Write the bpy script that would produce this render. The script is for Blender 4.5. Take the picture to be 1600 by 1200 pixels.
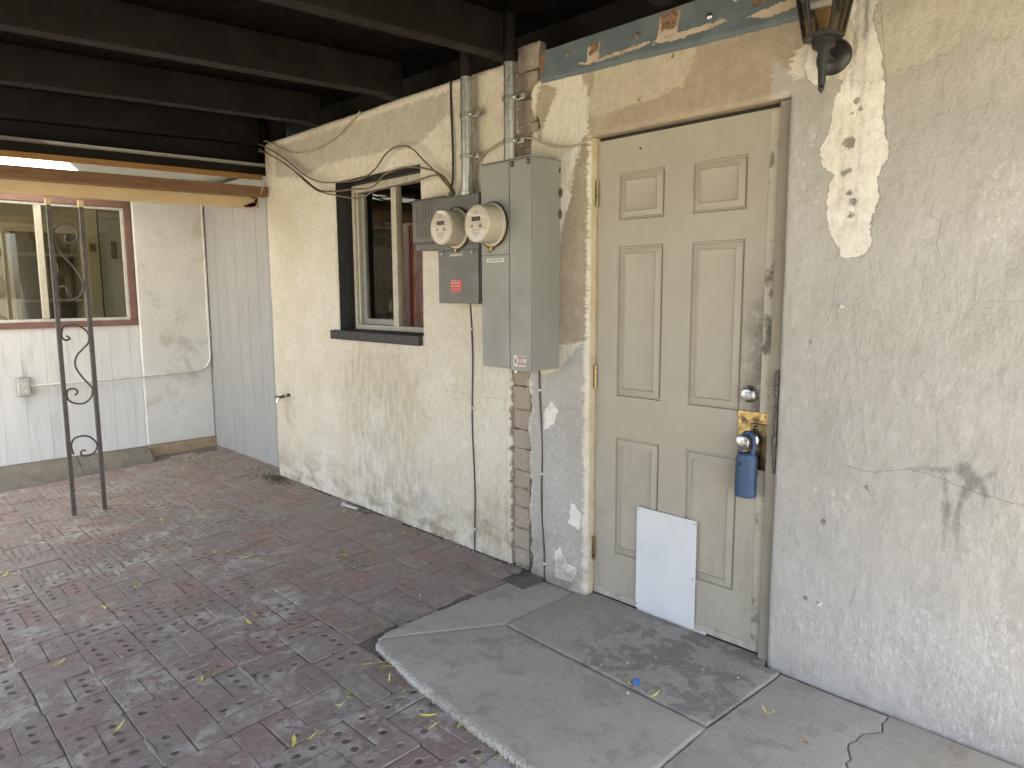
import bpy, bmesh, math, random
import numpy as np
from mathutils import Vector, Matrix
from mathutils.geometry import tessellate_polygon

for o in list(bpy.data.objects):
    bpy.data.objects.remove(o)
SC = bpy.context.scene
COL = SC.collection
R = math.radians
rnd = random.Random(7)

# ------------------------------------------------------------------ camera
def cam_axes(yaw, pitch, roll):
    f = Vector((-math.sin(yaw) * math.cos(pitch), math.cos(yaw) * math.cos(pitch), -math.sin(pitch)))
    r = Vector((math.cos(yaw), math.sin(yaw), 0))
    u = r.cross(f)
    c, s = math.cos(roll), math.sin(roll)
    return c * r + s * u, c * u - s * r, f
cd = bpy.data.cameras.new('camera')
cam = bpy.data.objects.new('camera', cd)
COL.objects.link(cam)
_r, _u, _f = cam_axes(0.80069, 0.12792, -0.00457)
m = Matrix((_r, _u, -_f)).transposed().to_4x4()
m.translation = Vector((2.00756, -2.4162, 1.51691))
cam.matrix_world = m
cd.sensor_width = 36.0
cd.lens = 1117.14 / 1600 * 36
cd.clip_start = 0.02
cd.clip_end = 2000
SC.camera = cam

# ------------------------------------------------------------------ world, sun, exposure
SUN_EL, SUN_AZ = R(57), R(128)          # azimuth clockwise from +y: the sun stands out over the yard
w = bpy.data.worlds.new('World')
SC.world = w
w.use_nodes = True
nt = w.node_tree
sky = nt.nodes.new('ShaderNodeTexSky')
sky.sky_type = 'NISHITA'
sky.sun_disc = False
sky.sun_elevation = SUN_EL
sky.sun_rotation = SUN_AZ
sky.air_density = .9
sky.dust_density = 2.0
sky.ozone_density = .7
nt.links.new(sky.outputs[0], nt.nodes['Background'].inputs[0])
nt.nodes['Background'].inputs[1].default_value = 0.105
sd = bpy.data.lights.new('sun', 'SUN')
sd.energy = 4.8
sd.angle = R(0.53)
sd.color = (1.0, 0.945, 0.83)
sun = bpy.data.objects.new('sun', sd)
COL.objects.link(sun)
sdir = Vector((math.sin(SUN_AZ) * math.cos(SUN_EL), math.cos(SUN_AZ) * math.cos(SUN_EL), math.sin(SUN_EL)))
sun.rotation_euler = sdir.to_track_quat('Z', 'Y').to_euler()
sun.location = sdir * 20
SC.view_settings.view_transform = 'Standard'
SC.view_settings.look = 'None'
SC.view_settings.gamma = 1
SC.view_settings.use_curve_mapping = False
SC.view_settings.exposure = 2.88
SC.render.engine = 'CYCLES'
SC.cycles.use_denoising = True
SC.cycles.max_bounces = 8
SC.cycles.diffuse_bounces = 4
SC.cycles.glossy_bounces = 4
SC.cycles.transparent_max_bounces = 12
SC.cycles.sample_clamp_indirect = 8
SC.cycles.caustics_reflective = False
SC.cycles.caustics_refractive = False

# ------------------------------------------------------------------ node helpers
class NT:
    def __init__(s, name):
        s.m = bpy.data.materials.new(name)
        s.m.use_nodes = True
        s.t = s.m.node_tree
        s.b = s.t.nodes['Principled BSDF']
        s.out = s.t.nodes['Material Output']
    def n(s, typ, **kw):
        x = s.t.nodes.new('ShaderNode' + typ)
        for k, v in kw.items():
            setattr(x, k, v)
        return x
    def put(s, sock, v):
        if isinstance(v, bpy.types.NodeSocket):
            s.t.links.new(v, sock)
        elif isinstance(v, (tuple, list)) and len(v) == 3 and sock.type == 'RGBA':
            sock.default_value = (*v, 1)
        else:
            sock.default_value = v
    def pos(s):
        return s.n('NewGeometry').outputs['Position']
    def obj(s):
        return s.n('TexCoord').outputs['Object']
    def attr(s, name):
        return s.n('Attribute', attribute_name=name).outputs['Fac']
    def map(s, v, scale=(1, 1, 1), loc=(0, 0, 0)):
        x = s.n('Mapping')
        s.put(x.inputs[0], v)
        x.inputs['Scale'].default_value = scale
        x.inputs['Location'].default_value = loc
        return x.outputs[0]
    def noise(s, v, scale, detail=4, rough=.55, dist=0):
        x = s.n('TexNoise')
        s.put(x.inputs['Vector'], v)
        x.inputs['Scale'].default_value = scale
        x.inputs['Detail'].default_value = detail
        x.inputs['Roughness'].default_value = rough
        x.inputs['Distortion'].default_value = dist
        return x.outputs['Fac']
    def vor(s, v, scale, feature='F1', rand=1):
        x = s.n('TexVoronoi', feature=feature)
        s.put(x.inputs['Vector'], v)
        x.inputs['Scale'].default_value = scale
        x.inputs['Randomness'].default_value = rand
        return x.outputs['Distance']
    def math(s, op, a, b=0.0, c=0.0, clamp=False):
        x = s.n('Math', operation=op, use_clamp=clamp)
        s.put(x.inputs[0], a)
        s.put(x.inputs[1], b)
        if op in ('MULTIPLY_ADD', 'SMOOTH_MIN'):
            s.put(x.inputs[2], c)
        return x.outputs[0]
    def step(s, v, a, b, lo=0.0, hi=1.0, smooth=True):
        x = s.n('MapRange', interpolation_type='SMOOTHSTEP' if smooth else 'LINEAR')
        s.put(x.inputs[0], v)
        for i, q in zip((1, 2, 3, 4), (a, b, lo, hi)):
            s.put(x.inputs[i], q)
        return x.outputs[0]
    def mix(s, f, a, b, mode='MIX'):
        x = s.n('Mix', data_type='RGBA', blend_type=mode)
        s.put(x.inputs[0], f)
        s.put(x.inputs[6], a)
        s.put(x.inputs[7], b)
        return x.outputs[2]
    def sep(s, v):
        x = s.n('SeparateXYZ')
        s.put(x.inputs[0], v)
        return x.outputs
    def bump(s, h, dist, strength=1.0, normal=None):
        x = s.n('Bump')
        x.inputs['Strength'].default_value = strength
        x.inputs['Distance'].default_value = dist
        s.put(x.inputs['Height'], h)
        if normal is not None:
            s.put(x.inputs['Normal'], normal)
        return x.outputs[0]
    def done(s, col=None, rough=None, metal=None, normal=None, spec=None):
        if col is not None: s.put(s.b.inputs['Base Color'], col)
        if rough is not None: s.put(s.b.inputs['Roughness'], rough)
        if metal is not None: s.put(s.b.inputs['Metallic'], metal)
        if spec is not None: s.put(s.b.inputs['Specular IOR Level'], spec)
        if normal is not None: s.put(s.b.inputs['Normal'], normal)
        return s.m

def pm(name, c1, c2=None, scale=8, rough=.6, bump=0.0, bscale=60, metal=0.0, aniso=(1, 1, 1), dirt=None, dscale=3, dth=(.52, .72), spec=None, rvar=.12):
    """painted / plain surface: two tones of one colour, dirt patches, fine relief"""
    t = NT(name)
    v = t.map(t.pos(), aniso)
    c2 = c2 or tuple(x * .82 for x in c1)
    nz = t.noise(v, scale, 5, .6)
    col = t.mix(t.step(nz, .35, .68), c1, c2)
    if dirt:
        dn = t.noise(v, dscale, 6, .65, .4)
        col = t.mix(t.step(dn, *dth), col, dirt)
    rg = t.step(t.noise(v, scale * 2.3, 4), .3, .7, max(.03, rough - rvar), min(1, rough + rvar))
    nm = t.bump(t.noise(v, bscale, 5, .6), bump) if bump else None
    return t.done(col, rg, metal, nm, spec)

# ------------------------------------------------------------------ mesh helpers
def link(o, parent=None):
    COL.objects.link(o)
    if parent is not None:
        o.parent = parent
    return o

def finish(me, smooth):
    if smooth is not None:
        me.shade_smooth()
        if smooth < 179:
            me.set_sharp_from_angle(angle=R(smooth))

def mk(name, verts, faces, mat, parent=None, smooth=None):
    me = bpy.data.meshes.new(name)
    me.from_pydata([tuple(v) for v in verts], [], faces)
    me.update()
    if mat: me.materials.append(mat)
    finish(me, smooth)
    return link(bpy.data.objects.new(name, me), parent)

def bmobj(name, bm, mat, parent=None, smooth=35):
    me = bpy.data.meshes.new(name)
    bmesh.ops.recalc_face_normals(bm, faces=bm.faces)
    bm.to_mesh(me)
    bm.free()
    if mat: me.materials.append(mat)
    finish(me, smooth)
    return link(bpy.data.objects.new(name, me), parent)

def badd(bm, x0, x1, y0, y1, z0, z1, bev=0.0, seg=2, M=None):
    r = bmesh.ops.create_cube(bm, size=1)
    vs = r['verts']
    bmesh.ops.scale(bm, vec=(x1 - x0, y1 - y0, z1 - z0), verts=vs)
    bmesh.ops.translate(bm, vec=((x0 + x1) / 2, (y0 + y1) / 2, (z0 + z1) / 2), verts=vs)
    if bev:
        es = list({e for v in vs for e in v.link_edges})
        r = bmesh.ops.bevel(bm, geom=es, offset=bev, segments=seg, affect='EDGES', profile=.5)
        vs = list({v for f in r['faces'] for v in f.verts} | {v for v in vs if v.is_valid})
    if M is not None:
        bmesh.ops.transform(bm, matrix=M, verts=vs)
    return vs

def box(name, b, mat, parent=None, bev=.002, seg=2, M=None, smooth=None):
    bm = bmesh.new()
    badd(bm, *b, bev, seg, M)
    return bmobj(name, bm, mat, parent, smooth)

def tadd(bm, pts, rad, n=8, cap=True, flat=None):
    """tube along a polyline; rad a number or a list; flat=(a,b) gives an elliptic section"""
    pts = [Vector(p) for p in pts]
    rings = []
    prev = None
    for i, p in enumerate(pts):
        a = pts[max(0, i - 1)]
        b = pts[min(len(pts) - 1, i + 1)]
        d = (b - a).normalized()
        if prev is None:
            ref = Vector((0, 0, 1)) if abs(d.z) < .9 else Vector((0, 1, 0))
            s = d.cross(ref).normalized()
        else:
            s = (prev - d * prev.dot(d)).normalized()
        prev = s
        t = d.cross(s)
        r = rad[i] if isinstance(rad, (list, tuple)) else rad
        fa, fb = flat or (1, 1)
        rings.append([bm.verts.new(p + (s * math.cos(k * 2 * math.pi / n) * fa + t * math.sin(k * 2 * math.pi / n) * fb) * r) for k in range(n)])
    for a, b in zip(rings, rings[1:]):
        for k in range(n):
            bm.faces.new((a[k], a[(k + 1) % n], b[(k + 1) % n], b[k]))
    if cap:
        bm.faces.new(rings[0][::-1])
        bm.faces.new(rings[-1])

def tube(name, pts, rad, mat, parent=None, n=8, smooth=60, flat=None):
    bm = bmesh.new()
    tadd(bm, pts, rad, n, flat=flat)
    return bmobj(name, bm, mat, parent, smooth)

def spline(pts, k=6):
    P = [Vector(p) for p in pts]
    out = []
    for i in range(len(P) - 1):
        a, b, c, d = P[max(0, i - 1)], P[i], P[i + 1], P[min(len(P) - 1, i + 2)]
        for j in range(k):
            t = j / k
            out.append(.5 * ((2 * b) + (c - a) * t + (2 * a - 5 * b + 4 * c - d) * t * t + (3 * b - a - 3 * c + d) * t ** 3))
    return out + [P[-1]]

def ladd(bm, prof, M=Matrix(), n=24):
    """lathe of (radius, height) about local z"""
    rings = []
    for r, h in prof:
        if r < 1e-6:
            rings.append([bm.verts.new(M @ Vector((0, 0, h)))])
        else:
            rings.append([bm.verts.new(M @ Vector((r * math.cos(k * 2 * math.pi / n), r * math.sin(k * 2 * math.pi / n), h))) for k in range(n)])
    for a, b in zip(rings, rings[1:]):
        if len(a) == 1 and len(b) == 1: continue
        for k in range(n):
            if len(a) == 1: bm.faces.new((a[0], b[k], b[(k + 1) % n]))
            elif len(b) == 1: bm.faces.new((a[k], a[(k + 1) % n], b[0]))
            else: bm.faces.new((a[k], a[(k + 1) % n], b[(k + 1) % n], b[k]))

def lathe(name, prof, M, mat, parent=None, n=24, smooth=40):
    bm = bmesh.new()
    ladd(bm, prof, M, n)
    return bmobj(name, bm, mat, parent, smooth)

def at(x, y, z): return Matrix.Translation((x, y, z))
OUT = Matrix.Rotation(R(90), 4, 'X')        # local z points to -y, out of the house wall

def thing(name, loc, label, cat, group=None):
    o = bpy.data.objects.new(name, None)
    o.empty_display_size = .1
    COL.objects.link(o)
    o.location = loc
    return tag(o, label, cat, group)

def tag(o, label, cat, group=None):
    o['label'] = label
    o['category'] = cat
    if group: o['group'] = group
    return o

def struct(o):
    o['kind'] = 'structure'
    return o

def settle(root):
    """parts are modelled in world space: keep them there under a root that stands at the thing's base"""
    bpy.context.view_layer.update()
    def go(o):
        for c in o.children:
            c.matrix_parent_inverse = Matrix()
            if o is root: c.location = Vector(c.location) - Vector(root.location)
            go(c)
    go(root)

def text_mesh(name, txt, size, M, mat, parent):
    cu = bpy.data.curves.new(name, 'FONT')
    cu.body = txt
    cu.size = size
    cu.align_x = 'CENTER'
    cu.align_y = 'CENTER'
    cu.resolution_u = 2
    to = bpy.data.objects.new(name, cu)
    COL.objects.link(to)
    bpy.context.view_layer.update()
    me = bpy.data.meshes.new_from_object(to.evaluated_get(bpy.context.evaluated_depsgraph_get()))
    bpy.data.objects.remove(to)
    me.transform(M)
    me.materials.clear()
    me.materials.append(mat)
    return link(bpy.data.objects.new(name, me), parent)

# numpy value noise ---------------------------------------------------
_rs = np.random.RandomState(3)
_LAT = _rs.rand(256, 256)
def vnoise(x, y):
    xi = np.floor(x).astype(int); yi = np.floor(y).astype(int)
    fx = x - xi; fy = y - yi
    fx = fx * fx * (3 - 2 * fx); fy = fy * fy * (3 - 2 * fy)
    g = lambda a, b: _LAT[a % 256, b % 256]
    return (g(xi, yi) * (1 - fx) + g(xi + 1, yi) * fx) * (1 - fy) + (g(xi, yi + 1) * (1 - fx) + g(xi + 1, yi + 1) * fx) * fy
def fbm(x, y, o=4):
    s = 0; a = .5; t = 0
    for k in range(o):
        s = s + a * vnoise(x * 2 ** k + 17 * k, y * 2 ** k + 31 * k); t += a; a *= .5
    return s / t
def sdf_poly(px, pz, poly):
    """signed distance, positive inside"""
    P = np.array(poly, float)
    d = np.full(px.shape, 1e9); ins = np.zeros(px.shape, bool)
    for i in range(len(P)):
        ax, az = P[i]; bx, bz = P[(i + 1) % len(P)]
        ex, ez = bx - ax, bz - az
        t = np.clip(((px - ax) * ex + (pz - az) * ez) / (ex * ex + ez * ez + 1e-12), 0, 1)
        d = np.minimum(d, np.hypot(px - ax - t * ex, pz - az - t * ez))
        c = ((az > pz) != (bz > pz))
        with np.errstate(divide='ignore', invalid='ignore'):
            c &= px < ex * (pz - az) / (ez if abs(ez) > 1e-9 else 1e-9) + ax
        ins ^= c
    return np.where(ins, d, -d)

# ------------------------------------------------------------------ materials
FLOOR0, FLOORK = .150, .045                 # paving height at the house wall and its fall to the yard
def floor_z(y): return FLOOR0 + FLOORK * y

def wall_material():
    t = NT('wall_plaster')
    p = t.pos()
    CREAM, CREAM2 = (.62, .562, .45), (.69, .65, .565)
    TAUPE, TAUPE2 = (.415, .395, .36), (.46, .442, .41)
    n1 = t.noise(p, 1.6, 5, .6)
    n2 = t.noise(p, 9, 6, .65)
    fine = t.noise(p, 105, 3, .6)
    stroke = t.noise(t.map(p, (52, 52, 26)), 1, 4, .62, .25)
    lumps = t.noise(t.map(p, (9, 9, 8)), 1, 5, .6, .35)
    # ragged edge of each coat of paint
    rag = t.math('MULTIPLY_ADD', t.noise(p, 26, 6, .7), .05, -.025)
    rag2 = t.math('MULTIPLY_ADD', t.noise(t.map(p, (22, 22, 70)), 1, 5, .7), .10, -.05)
    def edge(name, r, wd=.0015):
        return t.step(t.math('ADD', t.attr(name), r), -wd, wd)
    e_taupe = edge('taupe', rag2, .004)
    e_tan = edge('tan', rag2, .004)
    e_pale_shade = edge('pale', rag2, .004)
    e_cream = edge('creampatch', rag2, .006)
    e_white = edge('white', rag)
    e_bare = edge('bare', rag)
    # cream coat, worn thin in patches
    col = t.mix(t.step(n1, .36, .66), CREAM, CREAM2)
    col = t.mix(t.step(n2, .58, .74, 0, .42), col, (.44, .385, .29))
    col = t.mix(t.step(t.noise(p, 4.5, 6, .7, .3), .54, .66, 0, .45), col, (.74, .72, .66))
    col = t.mix(t.step(t.noise(t.map(p, (30, 30, 3)), 1, 5, .65), .58, .75, 0, .25), col, (.42, .37, .28))
    tau = t.mix(t.step(n1, .4, .65), TAUPE, TAUPE2)
    tau = t.mix(t.step(n2, .55, .72, 0, .3), tau, (.385, .365, .325))
    # taupe rubbed through on the high spots
    worn = t.math('MULTIPLY', t.step(stroke, .60, .70), t.step(t.noise(p, 3.2, 3), .50, .66))
    tau = t.mix(t.math('MULTIPLY', worn, .45), tau, (.62, .60, .55))
    col = t.mix(e_pale_shade, col, t.mix(t.step(n2, .4, .65), (.46, .42, .345), (.51, .47, .395)))
    col = t.mix(e_tan, col, t.mix(t.step(n2, .4, .65), (.36, .30, .222), (.42, .355, .27)))
    col = t.mix(e_taupe, col, tau)
    col = t.mix(e_cream, col, t.mix(t.step(n2, .4, .7), (.52, .46, .35), (.47, .41, .31)))
    col = t.mix(e_white, col, t.mix(t.step(n2, .4, .7), (.78, .755, .69), (.70, .66, .57)))
    # salt bloom and scuffs low on the taupe wall
    bloom = t.math('MULTIPLY', t.step(t.math('ADD', t.attr('bloom'), t.math('MULTIPLY_ADD', n2, .5, -.25)), .0, .12), t.step(t.noise(t.map(p, (60, 60, 40)), 1, 5, .7), .50, .66))
    col = t.mix(t.math('MULTIPLY', bloom, .36), col, (.72, .73, .74))
    col = t.mix(e_bare, col, t.mix(t.step(n2, .4, .66), (.27, .21, .15), (.36, .29, .22)))
    # grime: splash at the base, drips, smudges, rust holes
    z = t.sep(p)[2]
    spl = t.math('MULTIPLY', t.step(z, .52, .14), t.step(t.noise(t.map(p, (5, 5, 9)), 1, 6, .7, .5), .42, .66))
    col = t.mix(t.math('MULTIPLY', spl, t.step(t.sep(p)[0], .0, .5, .72, .15)), col, (.20, .155, .10))
    stn = t.math('MULTIPLY', t.step(t.math('ADD', t.attr('stain'), t.math('MULTIPLY_ADD', n2, .30, -.15)), 0, .16), t.step(t.noise(t.map(p, (24, 24, 6)), 1, 6, .7), .36, .62))
    col = t.mix(t.math('MULTIPLY', stn, .38), col, (.27, .215, .13))
    drp = t.step(t.math('ADD', t.attr('drip'), t.math('MULTIPLY_ADD', t.noise(t.map(p, (60, 60, 34)), 1, 6, .75, .3), .034, -.017)), -.010, .012)
    col = t.mix(t.math('MULTIPLY', drp, .62), col, (.11, .105, .095))
    hole = t.step(t.math('ADD', t.attr('hole'), t.math('MULTIPLY_ADD', t.noise(p, 90, 5, .7), .030, -.015)), -.005, .006)
    col = t.mix(t.math('MULTIPLY', hole, .75), col, (.15, .115, .085))
    wob = t.math('MULTIPLY_ADD', t.noise(p, 45, 4, .6), .016, -.008)
    cr = t.math('MULTIPLY', t.step(t.math('ABSOLUTE', t.math('ADD', t.attr('crackd'), wob)), .0017, .0004), t.attr('crackw'))
    col = t.mix(t.math('MULTIPLY', cr, .20), col, (.10, .085, .065))
    col = t.mix(t.step(stroke, .36, .56, .30, 0), col, t.mix(.5, col, (.22, .18, .125)))  # patina in the stroke hollows, also painting in some relief shade
    col = t.mix(t.math('MULTIPLY', t.step(stroke, .60, .72, 0, .26), t.step(t.noise(p, 2.1, 4, .6), .42, .62)), col, (.74, .70, .62))  # raised strokes lightened, highlights put into the colour
    # relief: thickness of the coats, trowel strokes, grit
    h = t.math('ADD', t.math('MULTIPLY', t.math('MAXIMUM', e_taupe, e_tan), .0006), t.math('MULTIPLY', e_cream, .0007))
    h = t.math('SUBTRACT', h, t.math('MULTIPLY', e_white, .0030))
    h = t.math('ADD', h, t.math('MULTIPLY', t.math('MULTIPLY', stroke, .0044), t.step(t.noise(p, 1.9, 4, .6), .36, .64, .25, 1.0)))
    h = t.math('ADD', h, t.math('MULTIPLY', lumps, .0036))
    h = t.math('ADD', h, t.math('MULTIPLY', fine, .0022))
    h = t.math('SUBTRACT', h, t.math('MULTIPLY', cr, .0012))
    h = t.math('SUBTRACT', h, t.math('MULTIPLY', hole, .004))
    nm = t.bump(h, 1.0, 1.0)
    rg = t.step(n2, .3, .7, .62, .8)
    return t.done(col, rg, 0, nm, .35)

M_WALL = wall_material()

def adobe_material():
    t = NT('adobe')
    p = t.pos()
    r = t.n('ObjectInfo').outputs['Random']
    col = t.mix(r, (.40, .34, .28), (.33, .275, .22))
    col = t.mix(t.step(t.noise(p, 40, 6, .7), .45, .7), col, (.40, .33, .26))
    col = t.mix(t.step(t.noise(p, 12, 5, .6), .58, .7), col, (.46, .42, .36))
    return t.done(col, .95, 0, t.bump(t.noise(p, 60, 7, .7), .006), .2)
M_ADOBE = adobe_material()

def brick_material(name, stuff=False):
    t = NT(name)
    p = t.pos()
    r = t.attr('tone') if stuff else t.n('ObjectInfo').outputs['Random']
    ramp = t.n('ValToRGB')
    t.put(ramp.inputs[0], r)
    e = ramp.color_ramp.elements
    e[0].position, e[0].color = 0, (.25, .198, .172, 1)
    e[1].position, e[1].color = 1, (.235, .207, .188, 1)
    for q, c in ((.2, (.275, .186, .16)), (.42, (.238, .195, .172)), (.62, (.275, .232, .207)), (.8, (.295, .226, .195))):
        x = e.new(q); x.color = (*c, 1)
    col = ramp.outputs[0]
    n = t.noise(p, 30, 6, .65)
    col = t.mix(t.step(n, .4, .7, 0, .45), col, (.165, .132, .122))
    col = t.mix(t.step(t.noise(p, 140, 3, .6), .55, .75, 0, .4), col, (.36, .30, .275))
    # cement smeared over some of the bricks, and dust that darkens the sheltered corner
    big = t.noise(p, 2.6, 4, .6)
    sm = t.math('MULTIPLY', t.math('MULTIPLY', t.step(big, .46, .57), t.step(t.math('ADD', t.sep(p)[1], t.math('MULTIPLY_ADD', n, .9, -.45)), -.35, -.95)), t.step(t.noise(p, 13, 6, .68, .5), .44, .58))
    col = t.mix(t.math('MULTIPLY', sm, .85), col, (.43, .405, .365))
    dst = t.step(t.noise(p, 1.3, 4, .6), .45, .65)
    col = t.mix(t.math('MULTIPLY', dst, .4), col, (.235, .19, .155))
    h = t.math('ADD', t.math('MULTIPLY', n, .0035), t.math('MULTIPLY', sm, .0025))
    h = t.math('ADD', h, t.math('MULTIPLY', t.noise(t.map(p, (40, 11, 40)), 1, 4, .6, .5), .004))
    h = t.math('ADD', h, t.math('MULTIPLY', t.noise(p, 170, 3, .6), .0012))
    return t.done(col, t.step(n, .3, .7, .50, .78), 0, t.bump(h, 1.0, .9), .45)
M_BRICK = brick_material('paving_brick')
M_BRICKS = brick_material('paving_brick_far', True)
M_BED = pm('sand_bed', (.12, .10, .086), (.165, .14, .12), 20, .95, .006, 60, dirt=(.17, .155, .14), dscale=9)
M_MORTAR = pm('mortar_smear', (.32, .29, .26), (.24, .215, .19), 30, .9, .006, 70)

def concrete_material(name, a, b, stain, sth):
    t = NT(name)
    p = t.pos()
    n1 = t.noise(p, 3.5, 6, .65)
    n2 = t.noise(p, 22, 6, .7)
    col = t.mix(t.step(n1, .35, .68), a, b)
    col = t.mix(t.step(n2, .55, .75, 0, .45), col, tuple(x * .72 for x in a))
    col = t.mix(t.step(t.noise(p, 110, 4, .6), .60, .72, 0, .5), col, (.36, .35, .33))
    col = t.mix(t.step(t.noise(p, 8, 6, .75, .4), .48, .66, 0, .5), col, (a[0] * .74, a[1] * .68, a[2] * .60))
    col = t.mix(t.step(t.noise(t.map(p, (1, 1, 1), (7, 3, 0)), 15, 6, .75, .3), .56, .70, 0, .4), col, (.47, .45, .41))
    bl = t.step(t.math('ADD', t.noise(p, 5.5, 6, .72, .3), t.math('MULTIPLY', n2, .12)), *sth)
    if 'pad' in name: bl = t.math('MULTIPLY', bl, t.step(t.math('ADD', t.sep(p)[0], t.math('MULTIPLY_ADD', n1, .5, -.25)), .22, .42))
    col = t.mix(t.math('MULTIPLY', bl, .6), col, stain)
    col = t.mix(t.step(t.noise(p, 260, 3, .7), .50, .64, 0, .5), col, tuple(x * .5 for x in a))
    col = t.mix(t.step(t.noise(p, 70, 6, .75), .56, .70, 0, .30), col, (.46, .45, .43))
    # fine scoring and hair cracks
    v = t.vor(t.map(p, (2.1, 2.1, 2.1)), 1.15, 'DISTANCE_TO_EDGE')
    hc = t.math('MULTIPLY', t.step(t.math('ADD', v, t.math('MULTIPLY_ADD', n2, .05, -.025)), .006, .001), t.step(n1, .5, .6))
    col = t.mix(t.math('MULTIPLY', hc, .0), col, (.13, .12, .11))
    h = t.math('ADD', t.math('MULTIPLY', n2, .0026), t.math('MULTIPLY', t.noise(p, 150, 4, .7), .0012))
    h = t.math('SUBTRACT', h, t.math('MULTIPLY', hc, .0))
    return t.done(col, t.step(n1, .3, .7, .68, .86), 0, t.bump(h, 1.0, .9), .35)
M_CONC = concrete_material('step_concrete', (.385, .36, .312), (.445, .418, .366), (.28, .25, .215), (.62, .70))
M_PAD = concrete_material('pad_concrete', (.325, .303, .263), (.375, .352, .308), (.14, .138, .128), (.555, .60))
M_KERB = concrete_material('kerb_concrete', (.17, .148, .118), (.215, .19, .155), (.13, .11, .09), (.58, .68))

def black_wood():
    t = NT('black_paint')
    p = t.pos()
    g = t.noise(t.map(p, (40, 2.5, 40)), 1, 5, .6)
    n = t.noise(p, 6, 5, .6)
    col = t.mix(t.step(n, .4, .65), (.0125, .0102, .0088), (.018, .0148, .0128))
    col = t.mix(t.step(t.noise(p, 26, 6, .75), .70, .76, 0, .35), col, (.06, .052, .046))
    return t.done(col, t.step(n, .3, .7, .5, .68), 0, t.bump(t.math('ADD', g, n), .002), .12)
M_BLACK = black_wood()
M_DECK = pm('deck_paint', (.0042, .0032, .0026), (.007, .005, .004), 7, .8, .002, 40, spec=.06)

def steel_lintel():
    t = NT('lintel_paint')
    p = t.pos()
    n = t.noise(p, 10, 6, .65)
    col = t.mix(t.step(n, .4, .65), (.098, .125, .14), (.125, .15, .16))
    rag = t.math('MULTIPLY_ADD', t.noise(t.map(p, (45, 45, 60)), 1, 6, .75), .035, -.0175)
    e1 = t.step(t.math('ADD', t.attr('peel'), rag), -.001, .001)
    e2 = t.step(t.math('ADD', t.attr('rust'), t.math('MULTIPLY', rag, 1.6)), -.004, .006)
    col = t.mix(e1, col, t.mix(t.step(n, .4, .6), (.50, .42, .32), (.42, .34, .25)))
    rust = t.mix(t.step(t.noise(p, 60, 6, .75), .42, .62), (.26, .15, .085), (.10, .06, .04))
    col = t.mix(e2, col, rust)
    h = t.math('ADD', t.math('MULTIPLY', n, .003), t.math('MULTIPLY', t.noise(p, 70, 4, .6), .0012))
    h = t.math('SUBTRACT', h, t.math('MULTIPLY', t.math('MAXIMUM', e1, e2), .0012))
    return t.done(col, .55, 0, t.bump(h, 1.0, 1.0), .4)
M_LINTEL = steel_lintel()

def door_material():
    t = NT('door_paint')
    p = t.pos()
    n = t.noise(p, 5, 6, .6)
    col = t.mix(t.step(n, .38, .66), (.372, .338, .272), (.402, .368, .302))
    s = t.sep(p)
    low = t.step(s[2], 1.5, .25)
    scuff = t.math('MULTIPLY', t.step(t.noise(t.map(p, (18, 18, 6)), 1, 6, .7, .6), .52, .72), t.math('MULTIPLY_ADD', low, .45, .12))
    col = t.mix(scuff, col, (.27, .235, .185))
    # hand grime along the lock edge
    gx = t.step(t.math('ADD', s[0], t.math('MULTIPLY_ADD', n, .14, -.07)), .655, .79)
    gz = t.math('MULTIPLY', t.step(s[2], .80, 1.05), t.step(s[2], 1.68, 1.30))
    gr = t.math('MULTIPLY', t.math('MULTIPLY', gx, gz), t.step(t.noise(p, 26, 6, .72), .26, .58))
    col = t.mix(t.math('MULTIPLY', gr, .9), col, (.075, .065, .055))
    col = t.mix(t.step(t.noise(p, 75, 5, .7), .71, .74, 0, .6), col, (.22, .19, .15))
    return t.done(col, t.step(n, .3, .7, .42, .6), 0, t.bump(t.noise(p, 30, 4, .6), .0012), .4)
M_DOOR = door_material()

M_REVEAL = pm('reveal_paint', (.60, .52, .36), (.52, .43, .29), 14, .65, .004, 35, dirt=(.42, .29, .13), dscale=6, dth=(.60, .74))
M_RTAUPE = pm('reveal_taupe', (.36, .31, .245), (.31, .265, .205), 9, .75, .004, 40)
M_HEADER = pm('header_paint', (.36, .29, .205), (.42, .345, .25), 9, .75, .004, 40)
M_SHADOW = pm('gap_shade', (.03, .027, .024), None, 20, .9)  # near-black shade colour for door gaps and holes, also on hidden cores
M_PATCH = pm('white_gloss_paint', (.68, .69, .69), (.63, .64, .65), 6, .45, .0012, 30, dirt=(.50, .49, .47), dscale=14, dth=(.62, .8))
M_PUTTY = pm('white_smears', (.62, .61, .59), (.5, .48, .44), 25, .6, .004, 60)
M_BRASS = pm('aged_brass', (.42, .30, .13), (.22, .165, .085), 22, .38, .0006, 80, 1.0, dirt=(.07, .055, .035), dscale=18, dth=(.52, .66))
M_BRASSD = pm('dark_brass', (.19, .145, .085), (.09, .07, .045), 22, .42, .0006, 80, 1.0)
M_NICKEL = pm('satin_nickel', (.56, .55, .53), (.44, .43, .42), 30, .3, 0, 80, 1.0)
M_STEEL = pm('galvanised_steel', (.56, .57, .54), (.48, .49, .47), 40, .40, 0, 60, 1.0)
M_ZINC = pm('zinc_clamp', (.46, .46, .40), (.34, .32, .24), 60, .4, .0004, 60, 1.0)
M_BLUE = pm('blue_rubber', (.045, .085, .165), (.038, .07, .135), 20, .55, .0008, 160)
M_DARK = pm('dark_void', (.012, .012, .012), None, 20, .6)
M_IRON = pm('painted_iron', (.075, .062, .055), (.11, .095, .085), 30, .5, .0008, 80, dirt=(.15, .085, .05), dscale=30, dth=(.62, .7))
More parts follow.
